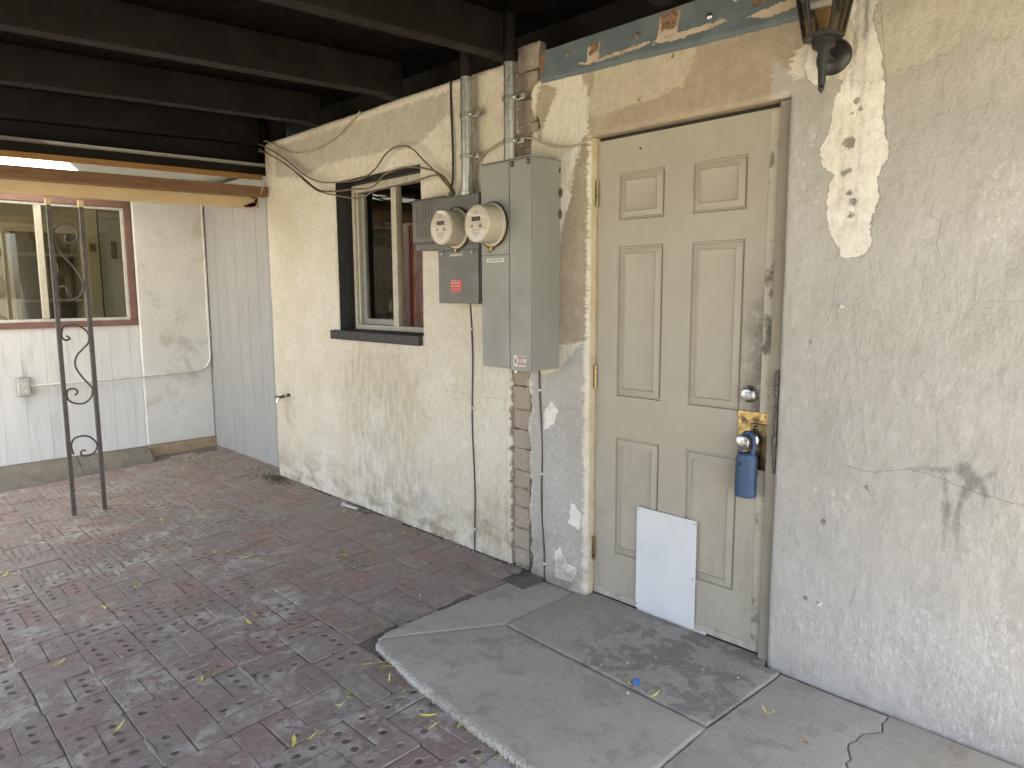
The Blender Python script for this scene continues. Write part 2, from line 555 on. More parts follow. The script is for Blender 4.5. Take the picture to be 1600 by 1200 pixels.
M_LANT = pm('lantern_black', (.018, .017, .017), (.028, .026, .025), 20, .38, .0005, 90)
M_GREY = pm('cabinet_grey', (.262, .265, .238), (.25, .252, .226), 4, .5, .0003, 12)
M_GREYD = pm('cabinet_dark_grey', (.120, .118, .104), (.108, .106, .094), 4, .38, .0004, 12)
M_GREYP = pm('grey_plastic', (.155, .15, .135), (.135, .13, .118), 10, .5, .0006, 90)
M_METER = pm('meter_housing', (.56, .51, .42), (.52, .47, .38), 10, .4)
M_FACE = pm('meter_face', (.60, .54, .46), (.57, .51, .43), 10, .5)
M_INK = pm('dark_ink', (.10, .085, .07), None, 20, .6)
M_LCD = pm('lcd_window', (.05, .048, .035), None, 20, .2)
M_LABEL = pm('white_label', (.72, .71, .66), (.5, .5, .46), 180, .5)
M_RED = pm('red_label', (.52, .055, .045), (.45, .05, .04), 30, .5)
M_REDP = pm('dull_red_label', (.33, .07, .09), (.25, .05, .07), 60, .5)
M_PINK = pm('pale_red_ink', (.75, .42, .38), None, 30, .5)
M_CHAR = pm('charcoal_paint', (.026, .027, .028), (.036, .036, .036), 12, .6, .0015, 40, dirt=(.09, .08, .065), dscale=10, dth=(.66, .72))
M_ALU = pm('window_cream', (.52, .48, .39), (.45, .41, .33), 20, .5, .0008, 60, dirt=(.30, .25, .18), dscale=22, dth=(.6, .72))
M_ALUG = pm('window_grey', (.27, .27, .25), (.22, .22, .20), 20, .45)
M_CABLE = pm('brown_cable', (.17, .13, .085), (.125, .095, .065), 20, .6)
M_CABLEB = pm('black_cable', (.025, .023, .022), None, 20, .5)
M_CABLEW = pm('cream_cable', (.46, .39, .27), (.38, .32, .22), 20, .55)
M_CABLEG = pm('grey_cable', (.075, .066, .056), (.055, .048, .042), 30, .6)
M_CLIP = pm('white_clip', (.62, .61, .57), None, 20, .5)
M_SIDING = pm('siding_grey', (.38, .372, .362), (.35, .342, .335), 6, .6, .001, 40, aniso=(3, 3, .4))
M_JOINT = pm('siding_joint', (.52, .50, .46), None, 8, .6)
M_FARW = pm('far_board_paint', (.72, .715, .695), (.66, .655, .635), 4, .6, .0012, 20, aniso=(1, 4, .5), dirt=(.53, .525, .51), dscale=3, dth=(.55, .75))
M_FARP = pm('far_plaster', (.70, .685, .65), (.645, .625, .585), 3, .75, .0045, 30, dirt=(.50, .47, .42), dscale=4)
M_TANB = pm('tan_footing', (.40, .30, .18), (.30, .22, .14), 14, .85, .004, 40)
M_FRAMEB = pm('brown_frame', (.215, .115, .09), (.175, .095, .075), 10, .6, .0015, 50)
M_BLUEP = pm('blue_strip', (.055, .065, .17), (.08, .085, .15), 30, .7, .002, 80)
M_BEAM = pm('cream_steel', (.64, .49, .28), (.58, .44, .25), 5, .5, .0012, 40, dirt=(.16, .075, .035), dscale=26, dth=(.72, .76))
M_RUST = pm('rust', (.10, .045, .025), (.055, .03, .02), 60, .85, .004, 120)
M_WOOD = pm('raw_board', (.235, .125, .055), (.17, .09, .042), 5, .65, .0025, 40, aniso=(14, 1.2, 14), dirt=(.12, .06, .03), dscale=6)
M_WOODO = pm('orange_board', (.42, .22, .07), (.34, .165, .05), 5, .6, .002, 40, aniso=(14, 1.2, 14))
M_ZSHEET = pm('zinc_sheet', (.60, .62, .57), (.52, .54, .49), 12, .5, .0006, 50)
M_PEBBLE = pm('pebble', (.17, .15, .125), (.12, .105, .09), 60, .9, .003, 100)
M_LEAF = pm('leaf_yellow', (.74, .63, .17), (.60, .52, .14), 60, .6, 0)
M_LEAF2 = pm('leaf_dry', (.36, .22, .075), (.26, .16, .06), 60, .7, 0)
M_LEAF3 = pm('leaf_green', (.24, .27, .06), (.17, .20, .045), 60, .6, 0)
M_TWIG = pm('twig', (.30, .235, .16), (.17, .13, .09), 60, .8)
M_PLASTIC = pm('white_plastic', (.55, .54, .51), (.42, .40, .37), 40, .45)
M_BLUECAP = pm('blue_cap', (.04, .15, .48), None, 20, .4)
M_YARD = pm('yard_dirt', (.34, .31, .225), (.29, .265, .19), .7, .95, .02, 6)
M_ROOM = pm('room_wall', (.40, .35, .24), (.36, .31, .21), 3, .8)
M_ROOMW = pm('room_white', (.55, .50, .40), (.50, .455, .36), 4, .7)
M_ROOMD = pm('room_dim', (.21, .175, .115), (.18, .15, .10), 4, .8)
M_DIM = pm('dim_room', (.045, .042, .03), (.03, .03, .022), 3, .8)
M_CURT = pm('red_cloth', (.34, .045, .038), (.27, .036, .03), 5, .85, aniso=(12, 12, 1))
M_WDOOR = pm('inner_door_white', (.42, .42, .40), (.36, .36, .34), 5, .5)

def glass_material(name, tint=(1, 1, 1), amount=1.0):
    """thin clear pane: lets light straight through and mirrors by angle"""
    t = NT(name)
    lw = t.n('LayerWeight'); lw.inputs[0].default_value = .5
    fr = t.math('MULTIPLY_ADD', t.math('POWER', lw.outputs['Facing'], 5.0), .96, .04)
    tr = t.n('BsdfTransparent'); tr.inputs[0].default_value = (*tint, 1)
    gl = t.n('BsdfGlossy'); gl.inputs['Roughness'].default_value = .02
    mx = t.n('MixShader')
    t.put(mx.inputs[0], t.math('MULTIPLY', fr, amount, clamp=True))
    t.t.links.new(tr.outputs[0], mx.inputs[1])
    t.t.links.new(gl.outputs[0], mx.inputs[2])
    t.t.links.new(mx.outputs[0], t.out.inputs[0])
    return t.m
M_GLASS = glass_material('window_glass', (.93, .94, .90), .7)
M_GLASSD = glass_material('dusty_glass', (.80, .79, .72), 1.3)
M_AMBER = glass_material('amber_glass', (.52, .45, .33), 1.6)
M_DOME = glass_material('meter_glass', (.97, .97, .95), 1.5)

def sheet_material():
    t = NT('translucent_sheet')
    tr = t.n('BsdfTranslucent'); tr.inputs[0].default_value = (.80, .80, .74, 1)
    df = t.n('BsdfDiffuse'); df.inputs[0].default_value = (.6, .6, .56, 1)
    mx = t.n('MixShader'); mx.inputs[0].default_value = .45
    t.t.links.new(tr.outputs[0], mx.inputs[1]); t.t.links.new(df.outputs[0], mx.inputs[2])
    t.t.links.new(mx.outputs[0], t.out.inputs[0])
    return t.m
M_SHEET = sheet_material()

# ================================================================== SETTING
yard = struct(mk('yard_ground', [(-300, -300, -.13), (300, -300, -.13), (300, 300, -.13), (-300, 300, -.13)], [(0, 1, 2, 3)], M_YARD))

# ------------------------------------------------------------------ brick paving
paving = struct(mk('brick_paving',
    [(-4.6, -4.6, floor_z(-4.6) - .0048), (-.25, -4.6, floor_z(-4.6) - .0048), (-.25, .14, floor_z(.14) - .0048), (-4.6, .14, floor_z(.14) - .0048),
     (-.25, -.98, floor_z(-.98) - .0048), (3.2, -.98, floor_z(-.98) - .0048), (3.2, -4.6, floor_z(-4.6) - .0048)],
    [(0, 1, 4, 2, 3), (1, 6, 5, 4)], M_BED))

def brick_mesh(kind, seed):
    r = random.Random(seed)
    L, Wd = .0985, .0488                      # half length (x) and half width (y)
    outer = [(-L, -Wd), (L, -Wd), (L, Wd), (-L, Wd)]
    out8 = []
    for i, (a, b) in enumerate(outer):       # worn corners
        c1, c2 = r.uniform(.003, .010), r.uniform(.003, .010)
        sx, sy = (1 if a > 0 else -1), (1 if b > 0 else -1)
        q = [(a - sx * c1, b), (a, b - sy * c2)]
        out8 += q if i in (1, 3) else q[::-1]
    mid = []
    for i in range(8):                       # a slightly uneven arris
        mid.append(out8[i])
        a, b = out8[i], out8[(i + 1) % 8]
        if math.hypot(a[0] - b[0], a[1] - b[1]) > .05:
            for q in (.33, .66):
                k = r.uniform(-.0015, .001)
                p = (a[0] + (b[0] - a[0]) * q, a[1] + (b[1] - a[1]) * q)
                mid.append((p[0] * (1 + k * 8), p[1] * (1 + k * 12)))
    top = [(a * (1 - .0028 / L), b * (1 - .0026 / Wd)) for a, b in mid]
    holes = []
    if kind in ('deep', 'shallow'):
        for hx in (-.054, 0, .054):
            holes.append((hx + r.uniform(-.003, .003), r.uniform(-.003, .003), .0165 + r.uniform(-.0015, .001), 10))
    elif kind == 'ten':
        for hx in (-.066, -.033, 0, .033, .066):
            for hy in (-.019, .019):
                holes.append((hx, hy, .0095, 7))
    dep = {'deep': .0085, 'shallow': .0032, 'ten': .008}.get(kind, 0)
    loops = [[(a, b, 0) for a, b in top]]
    for hx, hy, hr, n in holes:
        loops.append([(hx + hr * math.cos(k * 2 * math.pi / n), hy + hr * .92 * math.sin(k * 2 * math.pi / n), 0) for k in range(n)])
    V = [Vector(q) for lp in loops for q in lp]
    F = [tuple(x) for x in tessellate_polygon([[Vector(q) for q in lp] for lp in loops])]
    nt_ = len(top)
    b0 = len(V)
    V += [Vector((a, b, -.0026)) for a, b in mid]
    b1 = len(V)
    V += [Vector((a, b, -.055)) for a, b in mid]
    for k in range(nt_):
        j = (k + 1) % nt_
        F.append((k, b0 + k, b0 + j, j)); F.append((b0 + k, b1 + k, b1 + j, b0 + j))
    s = nt_
    for hx, hy, hr, n in holes:
        d = dep * r.uniform(.5, 1.15)
        a0 = len(V)
        V += [Vector((hx + hr * .8 * math.cos(k * 2 * math.pi / n), hy + hr * .76 * math.sin(k * 2 * math.pi / n), -d)) for k in range(n)]
        for k in range(n):
            F.append((s + k, s + (k + 1) % n, a0 + (k + 1) % n, a0 + k))
        F.append(tuple(range(a0, a0 + n)))
        s += n
    bm = bmesh.new()
    vs = [bm.verts.new(v) for v in V]
    for f in F:
        try: bm.faces.new([vs[i] for i in f])
        except ValueError: pass
    bmesh.ops.recalc_face_normals(bm, faces=bm.faces)
    # make sure the top looks up
    tops = [f for f in bm.faces if all(abs(v.co.z) < 1e-6 for v in f.verts)]
    if tops and tops[0].normal.z < 0:
        bmesh.ops.reverse_faces(bm, faces=bm.faces)
    me = bpy.data.meshes.new('brick')
    bm.to_mesh(me); bm.free()
    me.materials.append(M_BRICK)
    return me
BM = {'deep': [brick_mesh('deep', 11 + k) for k in range(4)], 'shallow': [brick_mesh('shallow', 31 + k) for k in range(4)],
      'ten': [brick_mesh('ten', 51 + k) for k in range(2)], 'solid': [brick_mesh('solid', 71 + k) for k in range(4)]}
CP = Vector((2.00756, -2.4162, 1.51691))
spots = []
PIT = .2015
for i in range(-24, 16):
    for j in range(-18, 9):
        cx, cy = .099 + i * PIT, -1.265 + j * PIT
        for k in (-1, 1):
            if (i + j) % 2 == 0: x, y, a = cx, cy + k * PIT / 4, 0
            else: x, y, a = cx + k * PIT / 4, cy, 90
            hw = (.1, .05) if a == 0 else (.05, .1)
            if x + hw[0] > 3.1 or x - hw[0] < -4.34: continue
            cuty = 1.0
            ylim = .0 if x > -3.1 else .098
            if y + hw[1] > ylim:                    # cut along the wall
                lo_ = y - hw[1]
                cuty = (ylim - lo_) / (2 * hw[1])
                if cuty < .2: continue
                y = lo_ + hw[1] * cuty
            cut = 1.0
            if y > -.93 and x + hw[0] > -.367:      # bricks cut to meet the step
                left = x - hw[0]
                cut = (-.369 - left) / (2 * hw[0])
                if cut < .28: continue
                cut = min(1, cut)
                x = left + hw[0] * cut
            if x > -.36 and y > -.955: continue
            z = floor_z(y)
            d = Vector((x, y, z)) - CP
            dep = d.dot(_f); u = d.dot(_r) / dep if dep > .1 else 9; v = d.dot(_u) / dep if dep > .1 else 9
            seen = dep > .3 and abs(u) < .76 and abs(v) < .60
            spots.append((0 if seen else 1, d.length, x, y, z, a, cut, cuty))
spots.sort()
stuff_v, stuff_f, stuff_t = [], [], []
nob = 0
for seen, dist, x, y, z, a, cut, cuty in spots:
    solid = .22 + (.55 if (x > -1.8 and y > -.85) else 0) + (.35 if y > -.5 else 0)
    q = rnd.random()
    kind = 'solid' if q < solid else ('ten' if (x < -1.9 and y < -.9 and rnd.random() < .35) else ('deep' if rnd.random() < .5 else 'shallow'))
    me = rnd.choice(BM[kind])
    M = at(x + rnd.uniform(-.0025, .0025), y + rnd.uniform(-.0025, .0025), z + rnd.uniform(-.0032, .003)) @ Matrix.Rotation(math.atan(FLOORK), 4, 'X') @ \
        Matrix.Rotation(rnd.uniform(-.022, .022), 4, 'X') @ Matrix.Rotation(rnd.uniform(-.016, .016), 4, 'Y') @ Matrix.Rotation(R(rnd.uniform(-1.7, 1.7)), 4, 'Z') @ Matrix.Diagonal((cut, cuty, 1, 1)) @ Matrix.Rotation(R(a + rnd.choice((0, 180))), 4, 'Z') @ Matrix.Diagonal((rnd.uniform(.99, 1.018), rnd.uniform(.99, 1.035), 1, 1))
    if nob < 300 and seen == 0:
        o = link(bpy.data.objects.new('brick', me), paving)
        o.matrix_local = M
        nob += 1
    else:
        b0 = len(stuff_v)
        stuff_v += [M @ v.co for v in me.vertices]
        tn = rnd.random()
        for p in me.polygons:
            stuff_f.append([b0 + q for q in p.vertices])
        stuff_t += [tn] * len(me.vertices)
so = mk('outer_bricks', stuff_v, stuff_f, M_BRICKS, paving)
so['kind'] = 'stuff'
so.data.attributes.new('tone', 'FLOAT', 'POINT').data.foreach_set('value', np.array(stuff_t, 'f'))
# ridges of mortar squeezed along some joints
bm = bmesh.new()
for k in range(105):
    i, j = rnd.randint(-20, 3), rnd.randint(-6, 5)
    x = -.002 + i * PIT + rnd.choice((0, 0, .1)); y = -1.366 + j * PIT
    L = rnd.uniform(.05, .19)
    if x > -.35 and y > -1.2 or y > -.35: continue
    alongy = rnd.random() < .75
    pts = []
    n = 7
    for q in range(n):
        tt = q / (n - 1)
        a = (x + rnd.uniform(-.002, .002), y + tt * L) if alongy else (x + tt * L, y + rnd.uniform(-.002, .002))
        pts.append((a[0], a[1], floor_z(a[1]) - .004))
    tadd(bm, pts, [.002 + (.0055 + rnd.uniform(-.002, .003)) * math.sin(math.pi * (.08 + .84 * q / (n - 1))) for q in range(n)], 7)
ms = bmobj('mortar_ridges', bm, M_MORTAR, paving, 80)
ms['kind'] = 'stuff'

# ------------------------------------------------------------------ entry step of concrete sections
ZS = .138
step = tag(thing('entry_step', (.3, -.5, .05), 'grey concrete door step with scored sections and a chipped rounded front edge', 'step'), 'grey concrete door step with scored sections and a chipped rounded front edge', 'step')
def slab(name, poly, z0, z1, mat, bev=.003, rough_edges=()):
    """polygon slab; edges in rough_edges are cut into short broken pieces"""
    pts = []
    for i, (a, b) in enumerate(poly):
        pts.append((a, b))
        c, d = poly[(i + 1) % len(poly)]
        Ln = math.hypot(c - a, d - b)
        n = int(Ln / (.009 if i in rough_edges else .03))
        for k in range(1, n):
            j = .0042 if i in rough_edges else .0016
            pts.append((a + (c - a) * k / n + rnd.uniform(-j, j), b + (d - b) * k / n + rnd.uniform(-j, j)))
    bm = bmesh.new()
    lo = [bm.verts.new((a, b, z0)) for a, b in pts]
    md = [bm.verts.new((a, b, z1 - bev * rnd.uniform(.7, 1.6))) for a, b in pts]
    cx = sum(a for a, b in pts) / len(pts); cy = sum(b for a, b in pts) / len(pts)
    hi = []
    for a, b in pts:
        d = math.hypot(a - cx, b - cy)
        k = 1 - bev * rnd.uniform(.7, 1.7) / d
        hi.append(bm.verts.new((cx + (a - cx) * k, cy + (b - cy) * k, z1 - bev * .18)))
    inn = []
    for a, b in pts:
        d = math.hypot(a - cx, b - cy)
        k = 1 - min(.5, bev * 2.6 / d)
        inn.append(bm.verts.new((cx + (a - cx) * k, cy + (b - cy) * k, z1)))
    n = len(pts)
    for A, B in ((lo, md), (md, hi), (hi, inn)):
        for k in range(n):
            bm.faces.new((A[k], A[(k + 1) % n], B[(k + 1) % n], B[k]))
    bm.faces.new(inn)
    bmesh.ops.triangulate(bm, faces=[f for f in bm.faces if len(f.verts) > 4])
    return bmobj(name, bm, mat, step, 50)
box('footing', (-.30, 2.9, -.93, .03, -.02, ZS - .012), M_BED, step, .01)
cor = [(-.345, -.86), (-.338, -.885), (-.322, -.908), (-.298, -.928)]
slab('left_section', [(-.362, -.02), (-.064, -.02), (-.060, -.455), (-.326, -.896), (-.345, -.86)], .03, ZS, M_CONC, .0035, (3, 4))
slab('front_section', [(-.318, -.905), (-.055, -.464), (.912, -.497), (.925, -1.045), (.40, -1.018), (0, -.985), (-.298, -.935)], .0, ZS, M_CONC, .007, (3, 4, 5, 6))
slab('door_pad', [(-.056, -.018), (.002, -.018), (.004, .046), (.852, .046), (.854, -.018), (.925, -.018), (.927, -.06), (.906, -.489), (-.052, -.456)], .03, ZS + .003, M_PAD, .003)
bm = bmesh.new()
ep = [(-.352, -.83), (-.346, -.868), (-.326, -.905), (-.296, -.938), (0, -.988), (.40, -1.021), (.925, -1.048), (1.32, -1.064), (2.9, -1.104)]
for (a, b), (c, d) in zip(ep, ep[1:]):
    Ln = math.hypot(c - a, d - b)
    nn = max(1, int(Ln / .004))
    for q in range(nn):
        tq = (q + rnd.random()) / nn
        x_, y_ = a + (c - a) * tq, b + (d - b) * tq
        if x_ > 1.5: continue
        w_, h_ = rnd.uniform(.0016, .0046), rnd.uniform(.010, .024)
        z_ = ZS - .005 - rnd.uniform(0, .012)
        M_ = at(x_, y_, z_) @ Matrix.Rotation(math.atan2(d - b, c - a), 4, 'Z') @ Matrix.Rotation(rnd.uniform(-.3, .3), 4, 'Y')
        badd(bm, -w_, w_, -.0015 - rnd.uniform(0, .0022), .012, -h_, rnd.uniform(.0, .003), .0012, 1, M_)
eo = bmobj('broken_edge', bm, concrete_material('edge_concrete', (.50, .47, .41), (.60, .57, .51), (.36, .33, .28), (.60, .72)), step, 60)
eo['kind'] = 'stuff'
crk = []
for q in range(41):
    yq = -.02 - 1.04 * q / 40
    crk.append((1.285 + .022 * math.sin(q * .55) + .008 * math.sin(q * 1.7 + 1) + rnd.uniform(-.005, .005), yq))
slab('right_section', [(.934, -.02)] + [(a - .0015, b) for a, b in crk] + [(.932, -1.046), (.914, -.492), (.934, -.09)], .0, ZS - .002, M_CONC, .003)
slab('far_right_section', [(2.9, -.02), (2.9, -1.10)] + [(a + .0015, b) for a, b in crk[::-1]], .0, ZS, M_CONC, .003)

# ------------------------------------------------------------------ house wall
house = thing('house_wall', (-1, .1, .05), 'long cream and taupe plaster house wall with peeling paint around the door', 'wall')
DX0, DX1, DZ1 = -.006, .862, 2.166
WX0, WX1, WZ0, WZ1 = -2.086, -1.192, 1.272, 2.206
XL, XR, ZB, ZT = -3.03, 2.9, .02, 2.585
def seg(a, b, st): return np.linspace(a, b, max(2, int(round((b - a) / st)) + 1))
xs = np.unique(np.round(np.concatenate([seg(XL, WX0, .009), seg(WX0, WX1, .009), seg(WX1, DX0, .0075), seg(DX0, DX1, .0075), seg(DX1, 1.72, .0075), seg(1.72, XR, .03)]), 5))
zs = np.unique(np.round(np.concatenate([seg(ZB, WZ0, .0085), seg(WZ0, DZ1, .0085), seg(DZ1, WZ1, .0085), seg(WZ1, ZT, .008)]), 5))
GX, GZ = np.meshgrid(xs, zs, indexing='ij')
STRIP = [(-.495, .02), (-.497, 1.4), (-.47, 2.0), (-.455, 2.30), (-.458, 2.60), (-.27, 2.60), (-.29, 2.456), (-.349, 2.431), (-.363, 2.34), (-.315, 2.294), (-.302, 2.254), (-.356, 2.225), (-.360, 2.1), (-.355, 1.6), (-.362, 1.05), (-.350, .98), (-.372, .86), (-.352, .80), (-.360, .5), (-.350, .3), (-.358, .02)]
s_bare = sdf_poly(GX, GZ, STRIP) + (fbm(GX * 38, GZ * 38, 3) - .5) * .028
WHITE = [(1.019, 2.136), (1.006, 2.094), (1.007, 2.039), (.976, 1.973), (.983, 1.931), (1.022, 1.886), (1.008, 1.847), (1.001, 1.786), (1.021, 1.702), (1.055, 1.649), (1.061, 1.623), (1.111, 1.621), (1.149, 1.64), (1.149, 1.724), (1.168, 1.811), (1.156, 1.861), (1.185, 1.915), (1.187, 1.963), (1.167, 1.994), (1.169, 2.079), (1.153, 2.223), (1.141, 2.272), (1.119, 2.343), (1.13, 2.396), (1.10, 2.60), (.99, 2.60), (1.027, 2.443), (1.07, 2.30), (1.076, 2.269), (1.041, 2.18)]
s_white = sdf_poly(GX, GZ, WHITE)
for ch in ([(-.106, .558), (-.059, .546), (-.025, .508), (-.035, .461), (-.052, .411), (-.07, .443), (-.129, .438), (-.105, .49)],
           [(-.20, .16), (-.08, .17), (-.05, .25), (-.12, .27), (-.16, .33), (-.20, .30)],
           [(-.27, .86), (-.20, .90), (-.17, .98), (-.22, 1.02), (-.27, .97)],
           [(-.17, 2.11), (-.06, 2.15), (-.085, 2.05), (-.125, 1.97), (-.10, 1.94), (-.14, 1.85), (-.17, 1.76), (-.26, 1.80), (-.26, 2.1)],
           [(.90, 2.25), (.935, 2.36), (1.0, 2.36), (.985, 2.17), (.93, 2.19)]):
    s_white = np.maximum(s_white, sdf_poly(GX, GZ, ch) - .004)
TAUPE = [(.80, 2.30), (.88, 2.22), (.98, 2.20), (1.10, 2.16), (1.176, 2.153), (1.228, 2.174), (1.271, 2.178), (1.336, 2.204), (1.39, 2.23), (1.432, 2.236), (1.438, 2.201), (1.483, 2.199), (1.511, 2.212), (1.65, 2.26), (3.1, 2.5), (3.1, -.1), (.80, -.1)]
s_taupe = sdf_poly(GX, GZ, TAUPE)
s_taupe = np.maximum(s_taupe, sdf_poly(GX, GZ, [(-.35, 1.16), (-.27, 1.13), (-.18, 1.16), (-.03, 1.30), (-.03, -.1), (-.35, -.1)]))
s_tan = sdf_poly(GX, GZ, [(-.06, 2.44), (.0, 2.30), (-.02, 2.15), (.3, 2.1), (.87, 2.1), (.845, 2.20), (.87, 2.30), (.93, 2.33), (.93, 2.60), (-.06, 2.60)])
s_tan = np.maximum(s_tan, sdf_poly(GX, GZ, [(-.16, 1.80), (-.10, 2.0), (-.05, 2.16), (-.02, 2.2), (-.02, 1.30), (-.2, 1.28), (-.22, 1.5)]))
s_tan = np.maximum(s_tan, sdf_poly(GX, GZ, [(-.30, 2.44), (-.19, 2.40), (-.25, 2.30), (-.30, 2.20), (-.33, 2.3)]))
s_pale_shade = np.maximum(sdf_poly(GX, GZ, [(1.10, 2.62), (1.13, 2.2), (1.176, 2.12), (1.6, 2.16), (3.1, 2.4), (3.1, 2.62)]), sdf_poly(GX, GZ, [(-2.9, 2.30), (-2.5, 2.25), (-2.2, 2.30), (-1.2, 2.28), (-.9, 2.4), (-.9, 2.56), (-2.9, 2.56)]) - .03)  # left polygon darkens the wall top, shade under the roof put into colour
s_cp = sdf_poly(GX, GZ, [(-.001, 2.44), (.48, 2.44), (.501, 2.378), (.472, 2.334), (.453, 2.287), (.347, 2.264), (.235, 2.258), (.091, 2.246), (.015, 2.23), (-.025, 2.286), (.013, 2.394)])
def blob(cx, cz, rx, rz): return 1 - np.hypot((GX - cx) / rx, (GZ - cz) / rz)
s_bloom = np.maximum.reduce([blob(1.40, .36, .17, .22) * .4, blob(1.56, .40, .10, .26) * .4, blob(1.2, .33, .09, .16) * .3, blob(1.0, .35, .10, .14) * .25, blob(1.08, .80, .08, .14) * .22, blob(1.5, 1.78, .16, .2) * .18, blob(.93, 1.9, .08, .22) * .2, blob(-.16, .27, .13, .2) * .35, blob(-.2, .7, .12, .4) * .2, blob(1.5, .74, .07, .03) * .4, blob(1.45, .18, .2, .1) * .25])
s_stain = np.maximum.reduce([blob(-1.65, .85, .55, .5) * .35, blob(-2.82, .72, .12, .20) * .4, blob(-1.5, .40, .7, .35) * .22, blob(-.9, 2.42, .5, .2) * .15, blob(-2.2, 2.5, .6, .15) * .2, blob(-.6, .3, .25, .3) * .25, blob(1.05, 1.9, .05, .3) * .15, blob(.96, 2.36, .06, .1) * .2])
def capsule(a, b, ra, rb):
    ex, ez = b[0] - a[0], b[1] - a[1]
    t = np.clip(((GX - a[0]) * ex + (GZ - a[1]) * ez) / (ex * ex + ez * ez), 0, 1)
    return ra + (rb - ra) * t - np.hypot(GX - a[0] - t * ex, GZ - a[1] - t * ez)
s_drip = np.maximum.reduce([capsule((1.452, .985), (1.478, .955), .022, .024), capsule((1.478, .95), (1.452, .905), .018, .012), capsule((1.448, .895), (1.444, .82), .006, .010), capsule((1.444, .82), (1.447, .735), .008, .001),
                            capsule((1.404, .955), (1.411, .88), .006, .004), capsule((1.413, .868), (1.414, .845), .012, .010), capsule((1.414, .84), (1.411, .725), .005, .0), capsule((1.366, .974), (1.404, .975), .006, .009), capsule((1.30, .962), (1.36, .972), .001, .003),
                            capsule((1.50, .95), (1.512, .915), .010, .008), capsule((1.51, .97), (1.52, .985), .005, .006), capsule((1.07, 2.44), (1.066, 2.22), .006, .003), capsule((1.10, 2.46), (1.095, 2.30), .010, .004), capsule((1.063, 2.20), (1.066, 2.15), .003, .002)])
s_hole = np.full(GX.shape, -1.)
for hx, hz, hr in [(1.067, 1.985, .022), (1.055, 1.894, .010), (1.069, 1.899, .009), (1.075, 1.828, .010), (1.087, 1.799, .014), (1.081, 1.757, .011), (1.082, 2.109, .009), (1.096, 2.083, .007), (1.07, 2.07, .005), (.97, 1.348, .006), (.999, .442, .008), (1.179, .879, .006), (1.049, .732, .010), (.245, 2.272, .007), (-1.42, 1.196, .008), (-1.75, .93, .007), (-2.6, 1.65, .006), (-.95, 2.17, .007), (-.92, 2.17, .007), (-2.35, .98, .006), (-.9, .62, .006), (.40, 2.40, .008), (-1.25, 2.33, .006)]:
    s_hole = np.maximum(s_hole, hr * .78 - np.hypot(GX - hx, GZ - hz))
crd = np.full(GX.shape, .1); crw = np.zeros(GX.shape); best = np.full(GX.shape, 1e9)
CRACKS = [[(1.135, 2.40), (1.151, 2.27), (1.164, 2.174), (1.167, 2.079), (1.177, 1.974)], [(1.307, 1.742), (1.342, 1.72), (1.334, 1.656), (1.35, 1.608)],
          [(1.72, 1.50), (1.56, 1.486), (1.488, 1.486), (1.392, 1.467), (1.326, 1.442), (1.298, 1.387), (1.295, 1.299), (1.33, 1.232), (1.37, 1.13), (1.38, .98)],
          [(-2.243, 2.58), (-2.226, 2.459), (-2.246, 2.381), (-2.209, 2.323), (-2.175, 2.239)], [(1.045, 1.546), (1.039, 1.462), (1.02, 1.409)],
          [(1.10, .945), (1.149, .934), (1.199, .933), (1.302, .962), (1.36, .956), (1.5, .92), (1.7, .90)], [(-1.025, .989), (-.895, .991), (-.696, .985), (-.511, .99)],
          [(.019, 2.422), (0, 2.368), (-.032, 2.307), (-.025, 2.237), (.002, 2.203)], [(-1.2, .37), (-.9, .34), (-.72, .335), (-.52, .30)],
          [(-2.5, .30), (-2.0, .24), (-1.6, .20), (-1.2, .19)], [(-2.32, 1.79), (-2.2, 1.785), (-2.09, 1.79)], [(1.17, .55), (1.15, .47), (1.17, .38), (1.24, .33)], [(-.30, .98), (-.12, .99), (-.02, .98)]]
for c in CRACKS:
    for k, ((ax, az), (bx, bz)) in enumerate(zip(c, c[1:])):
        ex, ez = bx - ax, bz - az
        L2 = ex * ex + ez * ez
        t = ((GX - ax) * ex + (GZ - az) * ez) / L2
        tc = np.clip(t, 0, 1)
        d = np.hypot(GX - ax - tc * ex, GZ - az - tc * ez)
        sg = np.sign((GX - ax) * ez - (GZ - az) * ex)
        first, last = k == 0, k == len(c) - 2
        wgt = np.ones(GX.shape)
        if first: wgt = np.where(t < .12, np.clip(t / .12, 0, 1), wgt)
        if last: wgt = np.where(t > .88, np.clip((1 - t) / .12, 0, 1), wgt)
        mch = d < best
        best = np.where(mch, d, best); crd = np.where(mch, d * sg, crd); crw = np.where(mch, wgt * (d < .03) * (.45 if c is CRACKS[2] else 1), crw)
# relief of the plaster itself (metres, + is into the wall)
disp = (fbm(GX * 2.2, GZ * 2.2, 3) - .5) * .016 + (fbm(GX * 9, GZ * 7, 4) - .5) * .009 + (fbm(GX * 30 + 5, GZ * 14, 3) - .5) * .004
k = np.clip(1 - np.abs(GX - .42) / .5, 0, 1) * 0
bare = np.clip((s_bare + .004) / .012, 0, 1)
disp = disp + bare * .034
lip = np.exp(-((s_bare + .010) / .010) ** 2) * -.004
disp = disp + lip
